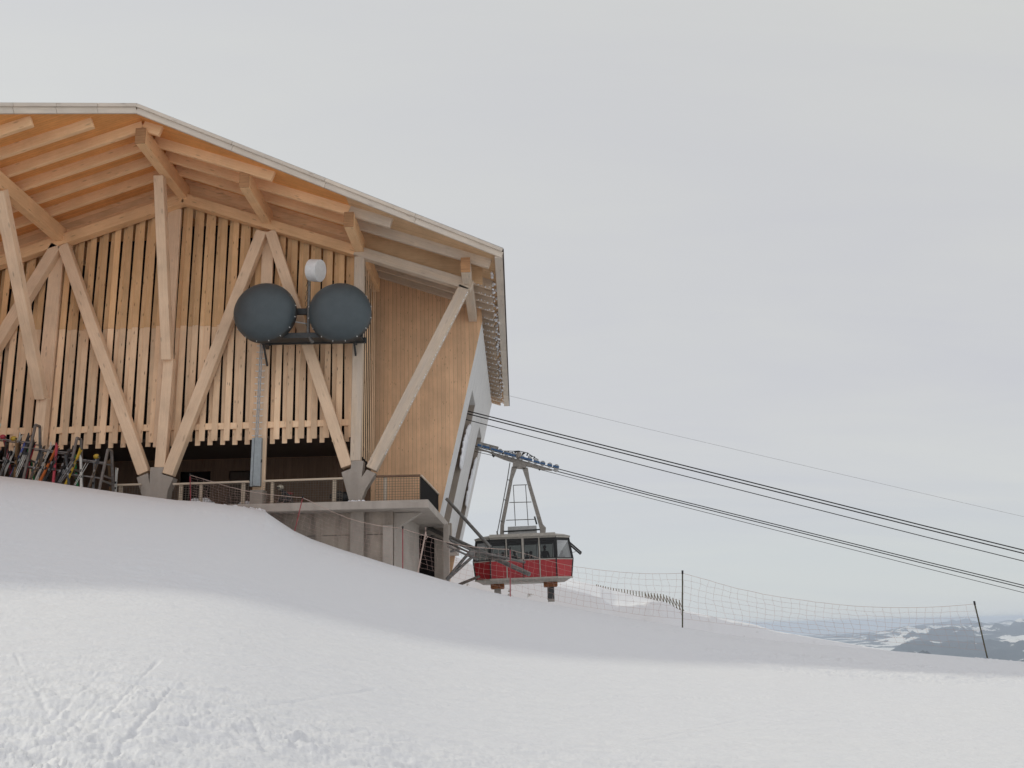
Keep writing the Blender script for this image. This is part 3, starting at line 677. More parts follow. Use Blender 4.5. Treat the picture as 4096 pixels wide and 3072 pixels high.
def quadbox(u0,u1,u2,u3,v0,v1,Y,dy,mat,name,par):   # bottom-left,bottom-right,top-right,top-left
    a=at(u0,v1,Y);b=at(u1,v1,Y);c=at(u2,v0,Y);d=at(u3,v0,Y)
    m=MB(); m.hexa([a,b,b+V(0,dy,0),a+V(0,dy,0)],[d,c,c+V(0,dy,0),d+V(0,dy,0)]); return put(name,m,M[mat],par,bevel=.01)
quadbox(998,1009,1018,1008,1752,1945,42.95,.22,'cab','side_panel',Cb); quadbox(1010,1040,1046,1019,1750,1944,42.92,.25,'cab','door',Cb)
put('handle',MB().bar(at(1046,1850,42.9),at(1047,1838,42.9),.04,.05),M['dgrey'],Cb)
# ------------------------------------------------------------------ ropes
def rope(name,label,pts,Y,r,group=None,ext=None):
    P_=[at(u,v,Y) for u,v in pts]
    if ext:
        d=(P_[-1]-P_[-2]).normalized(); P_.append(P_[-1]+d*ext)
    o=put(name,MB().tube(P_,r,6),M['blk'],None); tag(o,label,'cable',group); return o
rope('track_rope','thick black rope leaving the nearer slot, highest of the dark ropes',[(1862,1642),(2600,1828),(3696,2103),(4096,2201)],53,.034,'thick track ropes',60)
rope('track_rope','second thick black rope from the top, close under the highest dark one',[(1862,1653),(2600,1840),(3696,2115),(4096,2214)],53,.034,'thick track ropes',60)
rope('haul_rope','thinner dark rope hanging alone below the upper pair of thick ropes',[(1860,1677),(2600,1869),(3696,2146),(4096,2245)],53,.024,None,60)
rope('track_rope','upper rope of the lower pair, on which the red cabin runs',[(1900,1784),(2235,1876),(2600,1973),(3696,2245),(4096,2342)],62.8,.031,'thick track ropes',60)
rope('track_rope','lower rope of the lower pair, close under the carriage wheels',[(1900,1794),(2235,1887),(2600,1981),(3696,2254),(4096,2352)],62.2,.031,'thick track ropes',60)
rope('haul_rope','lowest thin rope, fixed under the carriage of the red cabin',[(1899,1806),(1975,1823),(2159,1878),(2600,1993),(3696,2271),(4096,2371)],62.5,.019,None,60)
o=rope('telephone_wire','very thin pale grey wire crossing the sky above all the dark ropes',[(2015,1578),(2600,1718),(3805,2000),(4096,2067)],66,.010,None,60); o.data.materials[0]=plain('grey_wire',(.35,.35,.35),.6)
# ------------------------------------------------------------------ cable car
YG=62.
G=empty('cable_car',at(2095,2328,YG),'red cable car with black windows hanging from a grey A shaped hanger','cable car')
cc=at(2093,2243,YG-1.5); cc.y=YG
xL=cc.x; ZBt=at(2093,2241,60.5).z; ZTp=at(2093,2150,60.5).z; ZBo=at(2093,2311,60.5).z
TI=.013
def gl(x,y,z): # cabin local -> world with slight list
    return V(xL+x*cos(TI)-(z-ZBt)*sin(TI),YG+y,ZBt+x*sin(TI)+(z-ZBt)*cos(TI))
def ring(hx,fx,hy,ey,z): return [gl(*p) for p in [(-fx,-hy,z),(fx,-hy,z),(hx,-ey,z),(hx,ey,z),(fx,hy,z),(-fx,hy,z),(-hx,ey,z),(-hx,-ey,z)]]
def interp(z):
    t=(z-ZBt)/(ZTp-ZBt) if z>ZBt else (z-ZBt)/(ZBo-ZBt)
    return ring(3.10-(.22*t if z>ZBt else .14*t),2.02,1.55-(.12*t if z>ZBt else .1*t),.72,z)
r0=interp(ZBo); r1=interp(ZBt)
# body: eight red panels
def inset(p,q,e): d=(q-p).normalized(); return p+d*e,q-d*e
for i in range(8):
    a,b=inset(r0[i],r0[(i+1)%8],.03); d,c=inset(r1[i],r1[(i+1)%8],.03)
    nn=(b-a).cross(c-a).normalized()*.05
    put('body_panel',MB().hexa([a,b,b-nn,a-nn],[d,c,c-nn,d-nn]),M['red'],G)
rA=interp(ZBt+.05); rB=interp(ZTp-.16); rC=interp(ZTp)
bt=MB()
for i in range(8):
    j=(i+1)%8
    bt.bar(rA[i]+V(0,0,-.03),rA[j]+V(0,0,-.03),.06,.06); bt.bar(rC[i],rC[j],.10,.10)
put('waist_trim',bt,M['cream'],G)
tb=MB()
for i in range(8):
    j=(i+1)%8; tb.hexa([rB[i],rB[j],rB[j]+V(0,.03,0),rB[i]+V(0,.03,0)],[rC[i],rC[j],rC[j]+V(0,.03,0),rC[i]+V(0,.03,0)])
put('window_header',tb,M['blk'],G)
# windows
def window(p0,p1,q1,q0,k,dark=False):
    nn=(p1-p0).cross(q0-p0).normalized()
    f=MB(); e=.05
    ring_o=[p0,p1,q1,q0]; c=(p0+p1+q1+q0)/4
    ri=[c+(p-c)*.90 for p in ring_o]
    for a in range(4):
        b=(a+1)%4; f.hexa([ring_o[a]-nn*.02,ring_o[b]-nn*.02,ri[b]-nn*.02,ri[a]-nn*.02],[ring_o[a]+nn*.02,ring_o[b]+nn*.02,ri[b]+nn*.02,ri[a]+nn*.02])
    w_=put('window',f,M['blk'],G)
    put('pane',MB().add([ri[0],ri[1],ri[2],ri[3]],[(0,1,2,3)]),M['glass'],w_)
for i in range(8):
    j=(i+1)%8; n={0:4,4:4,2:1,6:1}.get(i,1)
    for k in range(n):
        a=rA[i].lerp(rA[j],k/n);b=rA[i].lerp(rA[j],(k+1)/n);c=rB[i].lerp(rB[j],(k+1)/n);d=rB[i].lerp(rB[j],k/n)
        a,b=inset(a,b,.06);d,c=inset(d,c,.06); window(a,b,c,d,k)
        if n==4 and k in (0,1,2):
            x0=rA[i].lerp(rA[j],(k+1)/n);x1=rC[i].lerp(rC[j],(k+1)/n); x2=r0[i].lerp(r0[j],(k+1)/n); o_=V(0,-.03 if i==0 else .03,0)
            wd=.13 if k==1 else .07
            put('pillar',MB().bar(x0+o_,x1+o_,wd,.06,up=(0,1,0)),M['cream'],G)
            put('panel_joint',MB().bar(x2+o_*1.2,x0+o_*1.2,.06,.05,up=(0,1,0)),M['cream' if k!=1 else 'blk'],G)
    put('corner_pillar',MB().bar(rA[i],rC[i],.08,.08,up=(0,1,0)).bar(r0[i],rA[i],.08,.08,up=(0,1,0)),M['blk'],G)
rf=ring(3.0,2.05,1.55,.75,ZTp+.06); rf2=ring(2.6,2.0,1.3,.6,ZTp+.20)
put('cabin_roof',MB().hexa(rf,rf2),M['cream'],G)
put('roof_panel',MB().box(-2.05,2.05,-1.58,1.58,0,.09) if 0 else MB().hexa([gl(-2.05,-1.62,ZTp+.05),gl(2.05,-1.62,ZTp+.05),gl(2.05,1.62,ZTp+.05),gl(-2.05,1.62,ZTp+.05)],[gl(-2.03,-1.58,ZTp+.24),gl(2.03,-1.58,ZTp+.24),gl(2.03,1.58,ZTp+.24),gl(-2.03,1.58,ZTp+.24)]),M['cream'],G)
put('ceiling',MB().hexa(ring(2.8,1.95,1.38,.66,ZTp-.05),ring(2.8,1.95,1.38,.66,ZTp+.0)),M['inner'],G)
put('floor',MB().hexa(ring(2.9,2.0,1.42,.68,ZBo-.02),ring(2.9,2.0,1.42,.68,ZBo+.04)),M['inner'],G)
put('skirt',MB().hexa(ring(2.55,1.95,1.1,.5,ZBo-.26),ring(3.0,2.05,1.5,.72,ZBo)),M['hang'],G)
put('skirt_rail',MB().bar(gl(-2.05,-1.48,ZBo-.04),gl(2.05,-1.48,ZBo-.04),.06,.10).bar(gl(2.05,-1.48,ZBo-.04),gl(3.0,-.7,ZBo-.04),.06,.10).bar(gl(-2.05,-1.48,ZBo-.04),gl(-3.0,-.7,ZBo-.04),.06,.10),M['cream'],G)
for x,hh in ((-1.65,.52),(1.65,.95)):
    o=put('buffer',MB().hexa([gl(x-.42,-.6,ZBo-.55),gl(x+.42,-.6,ZBo-.55),gl(x+.42,.6,ZBo-.55),gl(x-.42,.6,ZBo-.55)],[gl(x-.42,-.6,ZBo-.22),gl(x+.42,-.6,ZBo-.22),gl(x+.42,.6,ZBo-.22),gl(x-.42,.6,ZBo-.22)]),M['orange'],G,bevel=.06)
    put('guide_block',MB().hexa([gl(x-.22,-.3,ZBo-.62-hh*.75),gl(x+.20,-.3,ZBo-.62-hh*.75),gl(x+.2,.3,ZBo-.62-hh*.75),gl(x-.22,.3,ZBo-.62-hh*.75)],[gl(x-.20,-.3,ZBo-.53),gl(x+.2,-.3,ZBo-.53),gl(x+.2,.3,ZBo-.53),gl(x-.2,.3,ZBo-.53)]),M['hang'] if hh<.8 else M['dgrey'],G,bevel=.02)
    if hh>.8: put('guide_block',MB().hexa([gl(x-.2,-.32,ZBo-1.45),gl(x+.2,-.32,ZBo-1.45),gl(x+.2,.32,ZBo-1.45),gl(x-.2,.32,ZBo-1.45)],[gl(x-.2,-.32,ZBo-1.28),gl(x+.2,-.32,ZBo-1.28),gl(x+.2,.32,ZBo-1.28),gl(x-.2,.32,ZBo-1.28)]),M['hang'],G)
# tilted flap at the right end
fa=at(2276,2172,YG);fb=at(2322,2212,YG)
fl=MB()
for dy in (-.6,.6): fl.bar(fa+V(0,dy,0),fb+V(0,dy,0),.07,.09)
fl.bar(fa+V(0,-.6,0),fa+V(0,.6,0),.07,.07).bar(fb+V(0,-.6,0),fb+V(0,.6,0),.07,.12)
fo=put('window_flap',fl,M['blk'],G); put('pane',MB().add([fa+V(0,-.58,0),fb+V(0,-.58,0),fb+V(0,.58,0),fa+V(0,.58,0)],[(0,1,2,3)]),M['glass'],fo)
put('flap_stay',MB().tube([at(2282,2212,YG),at(2308,2205,YG)],.02),M['metal'],G)
# hanger
def hb_(pts,wd,name='hanger_leg',mat='hang',dy=.16):
    mb=MB()
    for (u0,v0,w0),(u1,v1,w1) in zip(pts,pts[1:]):
        a=at(u0,v0,YG);b=at(u1,v1,YG)
        mb.hexa([a+V(-w0/2,-dy,0),a+V(w0/2,-dy,0),a+V(w0/2,dy,0),a+V(-w0/2,dy,0)],[b+V(-w1/2,-dy,0),b+V(w1/2,-dy,0),b+V(w1/2,dy,0),b+V(-w1/2,dy,0)])
    return put(name,mb,M[mat],G)
hb_([(2058,1868,.36),(2045,1915,.22),(2009,2100,.24),(2008,2146,.26)],0); hb_([(2100,1872,.36),(2112,1920,.22),(2163,2098,.26),(2171,2112,.40),(2171,2134,.34)],0)
ya=at(2050,1850,YG); put('hanger_yoke',MB().hexa([at(2050,1872,YG)+V(0,-.16,0),at(2108,1878,YG)+V(0,-.16,0),at(2108,1878,YG)+V(0,.16,0),at(2050,1872,YG)+V(0,.16,0)],[at(2052,1845,YG)+V(0,-.16,0),at(2100,1856,YG)+V(0,-.16,0),at(2100,1856,YG)+V(0,.16,0),at(2052,1845,YG)+V(0,.16,0)]),M['hang'],G)
fr=MB()
for (u0,v0,u1,v1) in [(2053,1941,2108,1939),(2037,2010,2126,2008),(2024,2081,2140,2077),(2053,1941,2062,2104),(2102,1939,2113,2102)]: fr.tube([at(u0,v0,YG-.2),at(u1,v1,YG-.2)],.028,6)
put('service_ladder',fr,M['pipe'],G)
fr=MB(); fr.tube([at(2040,1850,YG-.2),at(2029,1920,YG-.2),at(2003,2060,YG-.2),at(1989,2132,YG-.2)],.035,6)
for (u0,v0,u1,v1) in [(2030,1919,2040,1921),(2014,1999,2026,2000),(2001,2084,2010,2084)]: fr.tube([at(u0,v0,YG-.2),at(u1,v1,YG-.2)],.03,6)
fr.bar(at(1988,2125,YG-.2),at(1990,2138,YG-.2),.12,.1)
put('side_ladder',fr,M['pipe'],G)
put('damper_box',MB().hexa([at(2031,2140,YG-.4),at(2148,2134,YG-.4),at(2148,2134,YG+.4),at(2031,2140,YG+.4)],[at(2031,2107,YG-.4),at(2146,2102,YG-.4),at(2146,2102,YG+.4),at(2031,2107,YG+.4)]),M['metal'],G,bevel=.02)
put('damper_bar',MB().tube([at(2014,2126,YG-.5),at(2160,2118,YG-.5)],.045,8).bar(at(2138,2066,YG-.3),at(2147,2097,YG-.3),.1,.1),M['dgrey'],G)
# carriage
def zs(x,y): return (1880+.229*x,1720+.229*y)
low=[(95,335),(130,350),(320,385),(430,450),(600,520),(760,570),(950,628),(1090,655),(1210,690),(1240,690),(1430,712)]
upp=[(95,305),(400,395),(640,460),(850,520),(1100,590),(1430,690)]
import itertools
mb=MB(); pts=[at(*zs(*p),YG) for p in low]+[at(*zs(*p),YG) for p in upp[::-1]]; n=len(pts)
mb.add([p+V(0,-.14,0) for p in pts]+[p+V(0,.14,0) for p in pts],[tuple(range(n)),tuple(range(n,2*n))[::-1]]+[(i,(i+1)%n,n+(i+1)%n,n+i) for i in range(n)])
put('carriage_beam',mb,M['hang'],G)
for (x,y) in [(175,270),(298,303),(405,345),(528,372),(643,413),(765,443),(910,483),(1045,518),(1155,550),(1270,582),(1393,613),(1510,643),(1503,690)]:
    for dy in (-.33,.33):
        c=at(*zs(x,y),YG+dy); put('carriage_wheel',MB().lathe(c,(0,1,0),[(.06,-.06),(.165,-.05),(.165,.05),(.06,.06)],16),M['metal'],G,smooth='auto')
for (x0,y0,x1,y1) in [(130,258,200,276),(215,282,340,312),(365,325,575,385),(600,398,805,452),(870,470,1085,525),(1110,540,1220,570),(1225,572,1315,592),(1350,602,1430,622),(1450,628,1555,652)]:
    for dy in (-.43,.43): put('side_plate',MB().bar(at(*zs(x0,y0),YG+dy),at(*zs(x1,y1),YG+dy),.03,.13),M['blue'],G)
put('hub',MB().lathe(at(*zs(850,455),YG),(0,-1,0),[(.16,-.5),(.18,.5),(.08,.55)],20),M['hang'],G,smooth='auto')
put('cover_box',MB().bar(at(*zs(140,245),YG+.1),at(*zs(490,335),YG+.1),.3,.28),M['hang'],G)
bk=MB()
for k in range(26):
    t=k/25; x=560+640*t; y=380+150*t-75*sin(pi*t)**1.2
    bk.bar(at(*zs(x+random.uniform(-25,25),y+random.uniform(0,50)),YG+random.uniform(-.2,.2)),at(*zs(x+random.uniform(0,50),y+random.uniform(-10,45)),YG+random.uniform(-.2,.2)),.05,.06)
bk.tube([at(*zs(560,365),YG),at(*zs(760,370),YG),at(*zs(850,365),YG),at(*zs(1000,400),YG),at(*zs(1190,520),YG)],.025)
put('brake_gear',bk,M['dgrey'],G)
bk=MB()
for (x,y) in [(410,455),(1215,685)]: bk.bar(at(*zs(x-20,y-25),YG),at(*zs(x+10,y+15),YG),.15,.12)
put('rope_clamp',bk,M['dgrey'],G)
# ------------------------------------------------------------------ people
def person(name,loc,J,E,label,group=None,mats=None,face=0):
    """J: joint name -> (x,y,z,r); E: edges; grown with Skin"""
    root=empty(name,loc,label,'person',group)
    ks=list(J); me=bpy.data.meshes.new(name); me.from_pydata([J[k][:3] for k in ks],[(ks.index(a),ks.index(b)) for a,b in E],[])
    o=bpy.data.objects.new('body',me); col.objects.link(o); o.parent=root
    md=o.modifiers.new('skin','SKIN'); md.use_smooth_shade=True
    for i,k in enumerate(ks):
        sv=me.skin_vertices[0].data[i]; r=J[k][3]; sv.radius=(r,r) if not isinstance(r,tuple) else r
        sv.use_root=(k=='pelvis')
    s=o.modifiers.new('sub','SUBSURF'); s.levels=1; s.render_levels=1
    me.materials.append(mats[0]); root.rotation_euler.z=face
    # head with face as skin-coloured child, hair or cap as another
    return root,o
def stand(bend=0,arm=0):
    J={'pelvis':(0,0,.95,(.16,.12)),'waist':(0,0,1.12,(.15,.11)),'chest':(0,0,1.34,(.20,.13)),'neck':(0,-.01,1.50,.065),'head0':(0,-.02,1.60,(.085,.09)),'head1':(0,-.02,1.70,(.09,.10)),'head2':(0,-.01,1.78,.06)}
    E=[('pelvis','waist'),('waist','chest'),('chest','neck'),('neck','head0'),('head0','head1'),('head1','head2')]
    for s,t in ((-1,'l'),(1,'r')):
        J.update({'hip'+t:(s*.10,0,.88,.105),'kn'+t:(s*.11,-.03,.50,.07),'an'+t:(s*.11,.02,.09,.05),'to'+t:(s*.13,-.16,.04,.045),
          'sh'+t:(s*.19,0,1.43,.075),'el'+t:(s*.25,.03,1.16,.055),'wr'+t:(s*.24,-.10-arm,.95+arm,.042),'pa'+t:(s*.24,-.14-arm,.88+arm,.038)})
        E+=[('pelvis','hip'+t),('hip'+t,'kn'+t),('kn'+t,'an'+t),('an'+t,'to'+t),('chest','sh'+t),('sh'+t,'el'+t),('el'+t,'wr'+t),('wr'+t,'pa'+t)]
        for i in range(4):
            J['f%d'%i+t]=(s*.24-.027+.018*i,-.17-arm,.83+arm-.006*(i in(1,2)),.011); E.append(('pa'+t,'f%d'%i+t))
        J['th'+t]=(s*.24-s*.045,-.17-arm,.88+arm,.012); E.append(('pa'+t,'th'+t))
    return J,E
cloth=[plain('jacket_dark',(.03,.03,.035),.8),plain('jacket_brown',(.06,.04,.035),.8),plain('jacket_navy',(.02,.025,.05),.8)]
skin=plain('skin',(.42,.25,.18),.55); hair=plain('hair',(.03,.022,.018),.7)
def head_parts(root,c,r=.10,cap=hair,tilt=0):
    # face mask on the front of the head and hair over the crown
    f=MB().ico(Vector(c)+V(0,-.028,-.02),.088,.86,.92,1.12,6).ico(Vector(c)+V(0,-.115,-.02),.018,.8,1,1.4,4)
    put('face',MB_rel(f,root),skin,root,smooth=True); h=MB().ico(Vector(c)+V(0,.018,.035),.115,.95,1.02,.98,6); put('hair',MB_rel(h,root),cap,root,smooth=True)
def MB_rel(mb,root):
    mb.v=[p+W[root] for p in mb.v]; return mb
fz=ZBo+.05
Jp,Ep=stand()
spots=[(1985,.3,'at the far left of the first front window, behind the pipes'),(2012,-.3,'in the first front window beside its right pillar'),(2058,-.5,'in the second front window, behind the net post'),
 (2108,-.2,'in the left half of the third front window'),(2124,.5,'in the middle of the third front window with rounded hair'),(2180,-.7,'in the fourth front window, tallest and nearest the glass'),(2248,.2,'behind the slanted right end window of the cabin')]
for i,(u,dy,lb) in enumerate(spots):
    p=at(u,2240,YG+dy); s=[.86,.88,.90,.87,.93,1.06,.92][i]
    root,b=person('person',(p.x,YG+dy,fz+.0),Jp,Ep,'passenger '+lb,'passengers in the red cabin',[cloth[i%3]],face=random.uniform(-1.5,1.5))
    head_parts(root,(0,-.01,1.70)); root.scale=(s,s,s)
# crouching person with a helmet behind the railing
J={'pelvis':(.25,0,.34,(.17,.15)),'waist':(.15,0,.50,(.16,.13)),'chest':(-.02,0,.66,(.19,.14)),'neck':(-.17,-.01,.74,.07),'head0':(-.24,-.02,.80,.09),'head1':(-.28,-.02,.88,.10)}
Ee=[('pelvis','waist'),('waist','chest'),('chest','neck'),('neck','head0'),('head0','head1')]
for s,t in ((-1,'l'),(1,'r')):
    y=s*.14
    J.update({'hip'+t:(.22,y,.30,.11),'kn'+t:(-.16,y*1.3,.42,.075),'an'+t:(.06,y,.09,.055),'to'+t:(-.14,y*1.1,.05,.05),'sh'+t:(-.08,s*.2,.66,.08),'el'+t:(-.22,s*.22,.42,.06),'wr'+t:(-.34,s*.10,.28,.045),'pa'+t:(-.38,s*.07,.22,.04)})
    Ee+=[('pelvis','hip'+t),('hip'+t,'kn'+t),('kn'+t,'an'+t),('an'+t,'to'+t),('chest','sh'+t),('sh'+t,'el'+t),('el'+t,'wr'+t),('wr'+t,'pa'+t)]
    for i in range(4): J['f%d'%i+t]=(-.42-.004*i,s*.07-.027+.018*i,.16-.004*(i in(1,2)),.011); Ee.append(('pa'+t,'f%d'%i+t))
    J['th'+t]=(-.36,s*.02,.19,.012); Ee.append(('pa'+t,'th'+t))
pc=at(1140,1995,43.6)
root,b=person('person',(pc.x,43.9,A.z),J,Ee,'person in dark jacket and pale helmet crouching behind the terrace railing',None,[cloth[0]])
put('helmet',MB_rel(MB().ico((-.29,-.03,.93),.14,1.1,1,.9,8),root),plain('helmet_pale',(.50,.46,.36),.4),root,smooth=True)
put('goggles',MB_rel(MB().bar((-.42,-.12,.90),(-.42,.08,.90),.05,.08).bar((-.42,-.12,.90),(-.28,-.165,.90),.04,.07),root),M['blk'],root)
put('jacket_panel',MB_rel(MB().ico((.08,-.02,.63),.17,1.3,.9,.55,6),root),plain('red_cloth',(.22,.03,.03),.8),root,smooth=True)
bg=MB(); 
for i in range(7): bg.ico(at(1340+10*i,2003-3*sin(i*1.3)-6,43.0)+V(0,0,.12),.26,1,.8,.75+.25*sin(i*2.1),6)
bgx=at(1370,2003,43.); tag(put('bag',bg,M['blk'],smooth=True),'slumped black bag lying at the foot of the right concrete pier','bag')
# ------------------------------------------------------------------ pipe frame in front of the cabin
Pf=empty('pipe_frame',at(1790,2320,47),'grey steel pipe frame jutting from the concrete base toward the red cabin','steel frame')
def pipe(name,a,b,Ya,Yb,r): put(name,MB().tube([at(*a,Ya),at(*b,Yb)],r,12),M['pipe'],Pf,smooth='auto')
pipe('boom',(1716,2112),(2118,2297),50.5,47,.115); pipe('boom',(1786,1995),(1960,2188),48.8,47.6,.085); pipe('boom',(1880,2200),(2102,2250),48,48,.06)
pipe('brace',(1726,2143),(1905,2222),50,48,.05); pipe('brace',(1790,2185),(1912,2240),48,48,.05); pipe('brace',(1800,2160),(1885,2200),48,48,.06)
pipe('leg',(1786,2318),(1882,2204),48,48,.075); pipe('leg',(1787,2320),(1895,2222),48,48,.075)
put('joint_plate',MB().bar(at(1878,2208,48),at(1902,2214,48),.2,.3),M['pipe'],Pf)
pipe('bracket_bar',(1800,2208),(1840,2195),48,48,.05)
o=put('plank',MB().bar(at(1838,2338,44),at(1916,2306,46.5),.12,.10),M['darkwood']); tag(o,'dark wooden plank poking out of the snow left of the red cabin','plank')
# ------------------------------------------------------------------ safety net
NP=[((700,1975),(700,1935),42),((762,1990),(760,1896),42),((1178,2127),(1212,1985),41),((1611,2276),(1611,2107),40),((2041,2384),(2041,2190),38),((2730,2507),(2730,2284),34),((3950,2634),(3897,2407),33)]
Nf=empty('safety_net_fence',at(2041,2384,38),'long sagging pink safety net on thin red and dark posts across the slope','fence')
tops=[];bots=[]
for i,(b,t,Y) in enumerate(NP):
    if i==0: continue
    pb=at(*b,Y); pt=at(*t,Y); tops.append(pt+(pb-pt)*.04); bots.append(pb+(pt-pb)*.14)
    d=(pb-pt).normalized(); m_=M['pole'] if i in (1,2,3,4) else M['poledark']
    p_=put('post',MB().tube([pb+d*.35,pt],.020 if i<5 else .024,8),m_,Nf,smooth='auto'); put('post_cap',MB().tube([pt-d*.02,pt+d*.10],.034,8),M['blk'],p_)
nt_=MB(); rp=MB(); rs=random.Random(3)
sags=[.18,.26,.20,.30,.50]; bs=[.02,.05,.05,.15,.05]
for i in range(5):
    a,b=tops[i],tops[i+1]; c,d=bots[i],bots[i+1]; n=max(8,int((b-a).length/.27)); rows=7
    G_=[[None]*(rows+1) for _ in range(n+1)]
    for k in range(n+1):
        t=k/n; tp=a.lerp(b,t)-V(0,0,4*sags[i]*t*(1-t)); bo=c.lerp(d,t)-V(0,0,4*bs[i]*t*(1-t))
        gz=g1(bo.x,bo.y)+.04
        if bo.z<gz: bo.z=gz
        for r in range(rows+1):
            f=r/rows; p=tp.lerp(bo,f); p=p+V(rs.uniform(-.035,.035)+.05*sin(f*6+k*.5),.16*sin(pi*f)*(.5+.5*sin(k*.37+i))+rs.uniform(-.02,.02),rs.uniform(-.02,.02)*(0<f<1)); G_[k][r]=p
    for k in range(n+1):
        nt_.tube([G_[k][r] for r in range(rows+1)],.0034,3,cap=False)
    for r in range(1,rows+1): nt_.tube([G_[k][r] for k in range(n+1)],.0034,3,cap=False)
    rp.tube([G_[k][0] for k in range(n+1)],.011 if i<3 else .006,5)
put('netting',nt_,M['netred'],Nf); put('top_rope',rp,M['netrope'],Nf,smooth='auto')
o=put('bamboo_pole',MB().tube([at(1671,2290,44),at(1703,2130,44),at(1702,2110,44)],.035,8).tube([at(1703,2130,44),at(1709,2150,43.9),at(1698,2160,43.9)],.015,5),M['netrope']); tag(o,'pale leaning pole with frayed rope at the mouth of the concrete base','pole')
# avalanche fence on the ridge
M['trestle']=plain('trestle_timber',(.17,.135,.085),.8)
Sf=empty('snow_fence',at(2600,2400,112),'row of small dark trestles along the skyline of the far snow ridge','fence')
def fpost(u,hv):
    v=float(np.interp(u,*zip(*TOP)))+1; D=114.
    p=at(u,v,D); t=at(u-1,v-hv,D); e=at(u-10*hv/35,v+1,D-1)
    mb=MB().bar(p-V(0,0,.4),t,.085,.085)
    if hv>18: mb.bar(t.lerp(p,.2),p+V(.5*hv/35,-.3,-.4),.06,.06)
    put('trestle',mb,M['trestle'],Sf); return p,t
tp=[]
for i in range(30):
    t=(i/29)**1.12; u=2387+331*t; hv=4+32*max(0,(t-.18)/.82)**1.1; tp.append(fpost(u,hv))
mb=MB()
for (p,t),(p2,t2) in zip(tp[12:],tp[13:]):
    for f in (.3,.6,.9): mb.bar(p.lerp(t,f),p2.lerp(t2,f),.012,.012)
put('slat_rails',mb,M['rail'],Sf)
# ------------------------------------------------------------------ ski racks and skis
racks=[((95,1922),(163,1927),(143,1700),-3.6,'tallest grey steel ski rack at the left edge, crowded with skis'),((272,1945),(326,1957),(313,1752),-2.35,'middle grey steel ski rack under the hanging boards'),((405,1967),(447,1970),(427,1799),-1.9,'rightmost and lowest grey steel ski rack near the railing')]
M['rack']=plain('rack_steel',(.20,.185,.175),.5,.5,.2)
ski_cols={'red':(.38,.03,.05),'white':(.55,.54,.50),'black':(.02,.02,.022),'green':(.03,.28,.10),'yellow':(.50,.33,.03),'brown':(.16,.10,.05),'blue':(.04,.06,.25),'grey':(.22,.22,.22),'orange':(.45,.12,.03)}
SM={k:plain('ski_'+k,c,.35,0,.1) for k,c in ski_cols.items()}
def make_ski_pair(cn):
    root=empty('pair_of_skis',(0,0,0),'x','skis')
    for s in (-1,1):
        mb=MB(); pr_=[(0,.0,.045),(.08,.006,.05),(.5,.0,.043),(.9,.0,.038),(1.35,.0,.043),(1.6,.01,.052),(1.68,.05,.045),(1.73,.10,.02)]
        vs=[];fs=[]
        for (h_,b_,w_) in pr_:
            for (dx,dy) in ((-w_,0),(w_,0),(w_,.014),(-w_,.014)): vs.append((dx+s*.012,s*(.012+b_)+ (dy if s>0 else -dy),h_))
        for i in range(len(pr_)-1):
            for k in range(4): fs.append((i*4+k,i*4+(k+1)%4,(i+1)*4+(k+1)%4,(i+1)*4+k))
        fs+=[(3,2,1,0),tuple(len(vs)-4+k for k in range(4))]
        sk=put('ski',MB().add(vs,fs),SM[cn],root)
        put('binding',MB().box(-.035,.035,.03*s if s>0 else -.08,.08 if s>0 else .03*s,.55,.66).box(-.035,.035,.03*s if s>0 else -.09,.09 if s>0 else .03*s,.85,.97),SM['black'] if cn!='black' else SM['grey'],sk)
    return root
protos={}
def place_skis(cn,x,y,lean,tilt,label,sc_=1.):
    if cn not in protos: protos[cn]=make_ski_pair(cn); o=protos[cn]; 
    else: o=copy_tree(protos[cn])
    o.location=(x,y,g1(x,y)-.02); o.rotation_euler=(lean,tilt,random.uniform(-.5,.5)); o.scale=(.85,.85,sc_)
    tag(o,label,'skis','skis leaning on the steel racks'); return o
polep={}
def place_poles(cn,x,y,lean,tilt,label):
    if cn not in polep:
        o=empty('ski_poles',(0,0,0),'x','ski poles')
        for s in (-1,1):
            p_=put('shaft',MB().tube([(s*.02,0,0),(s*.05,0,1.15)],.011,6),SM[cn],o); put('grip',MB().tube([(s*.05,0,1.13),(s*.052,0,1.27)],.02,6),SM['black'],p_); put('basket',MB().lathe((s*.022,0,.08),(0,0,1),[(.045,-.008),(.045,.008)],10),SM['black'],p_)
        polep[cn]=o
    else: o=copy_tree(polep[cn])
    o.location=(x,y,g1(x,y)-.02); o.rotation_euler=(lean,tilt,0); tag(o,label,'ski poles','ski poles left at the racks'); return o
ordn=['first','second','third','fourth','fifth','sixth','seventh','eighth','ninth','tenth','eleventh','twelfth','thirteenth','fourteenth','fifteenth','sixteenth','seventeenth','eighteenth']
rn=['tallest left rack','middle rack','low right rack']
pal_=[['red','black','white','brown','blue','black','white','black','grey','white','red','black','brown','white','black','grey','white','green'],['black','red','black','orange','brown','white','red','black','grey','green','black','white'],['black','brown','yellow','white','black','grey','white','black']]
pal=[['black','red','black','brown','white','black','grey','blue','black','brown','white','black','grey','red','black','white','brown','black','black','green'],['black','brown','black','red','grey','black','white','black','orange','black','brown','red','black','green'],['black','brown','yellow','black','grey','white','black','brown']]
ordn+=['nineteenth','twentieth']
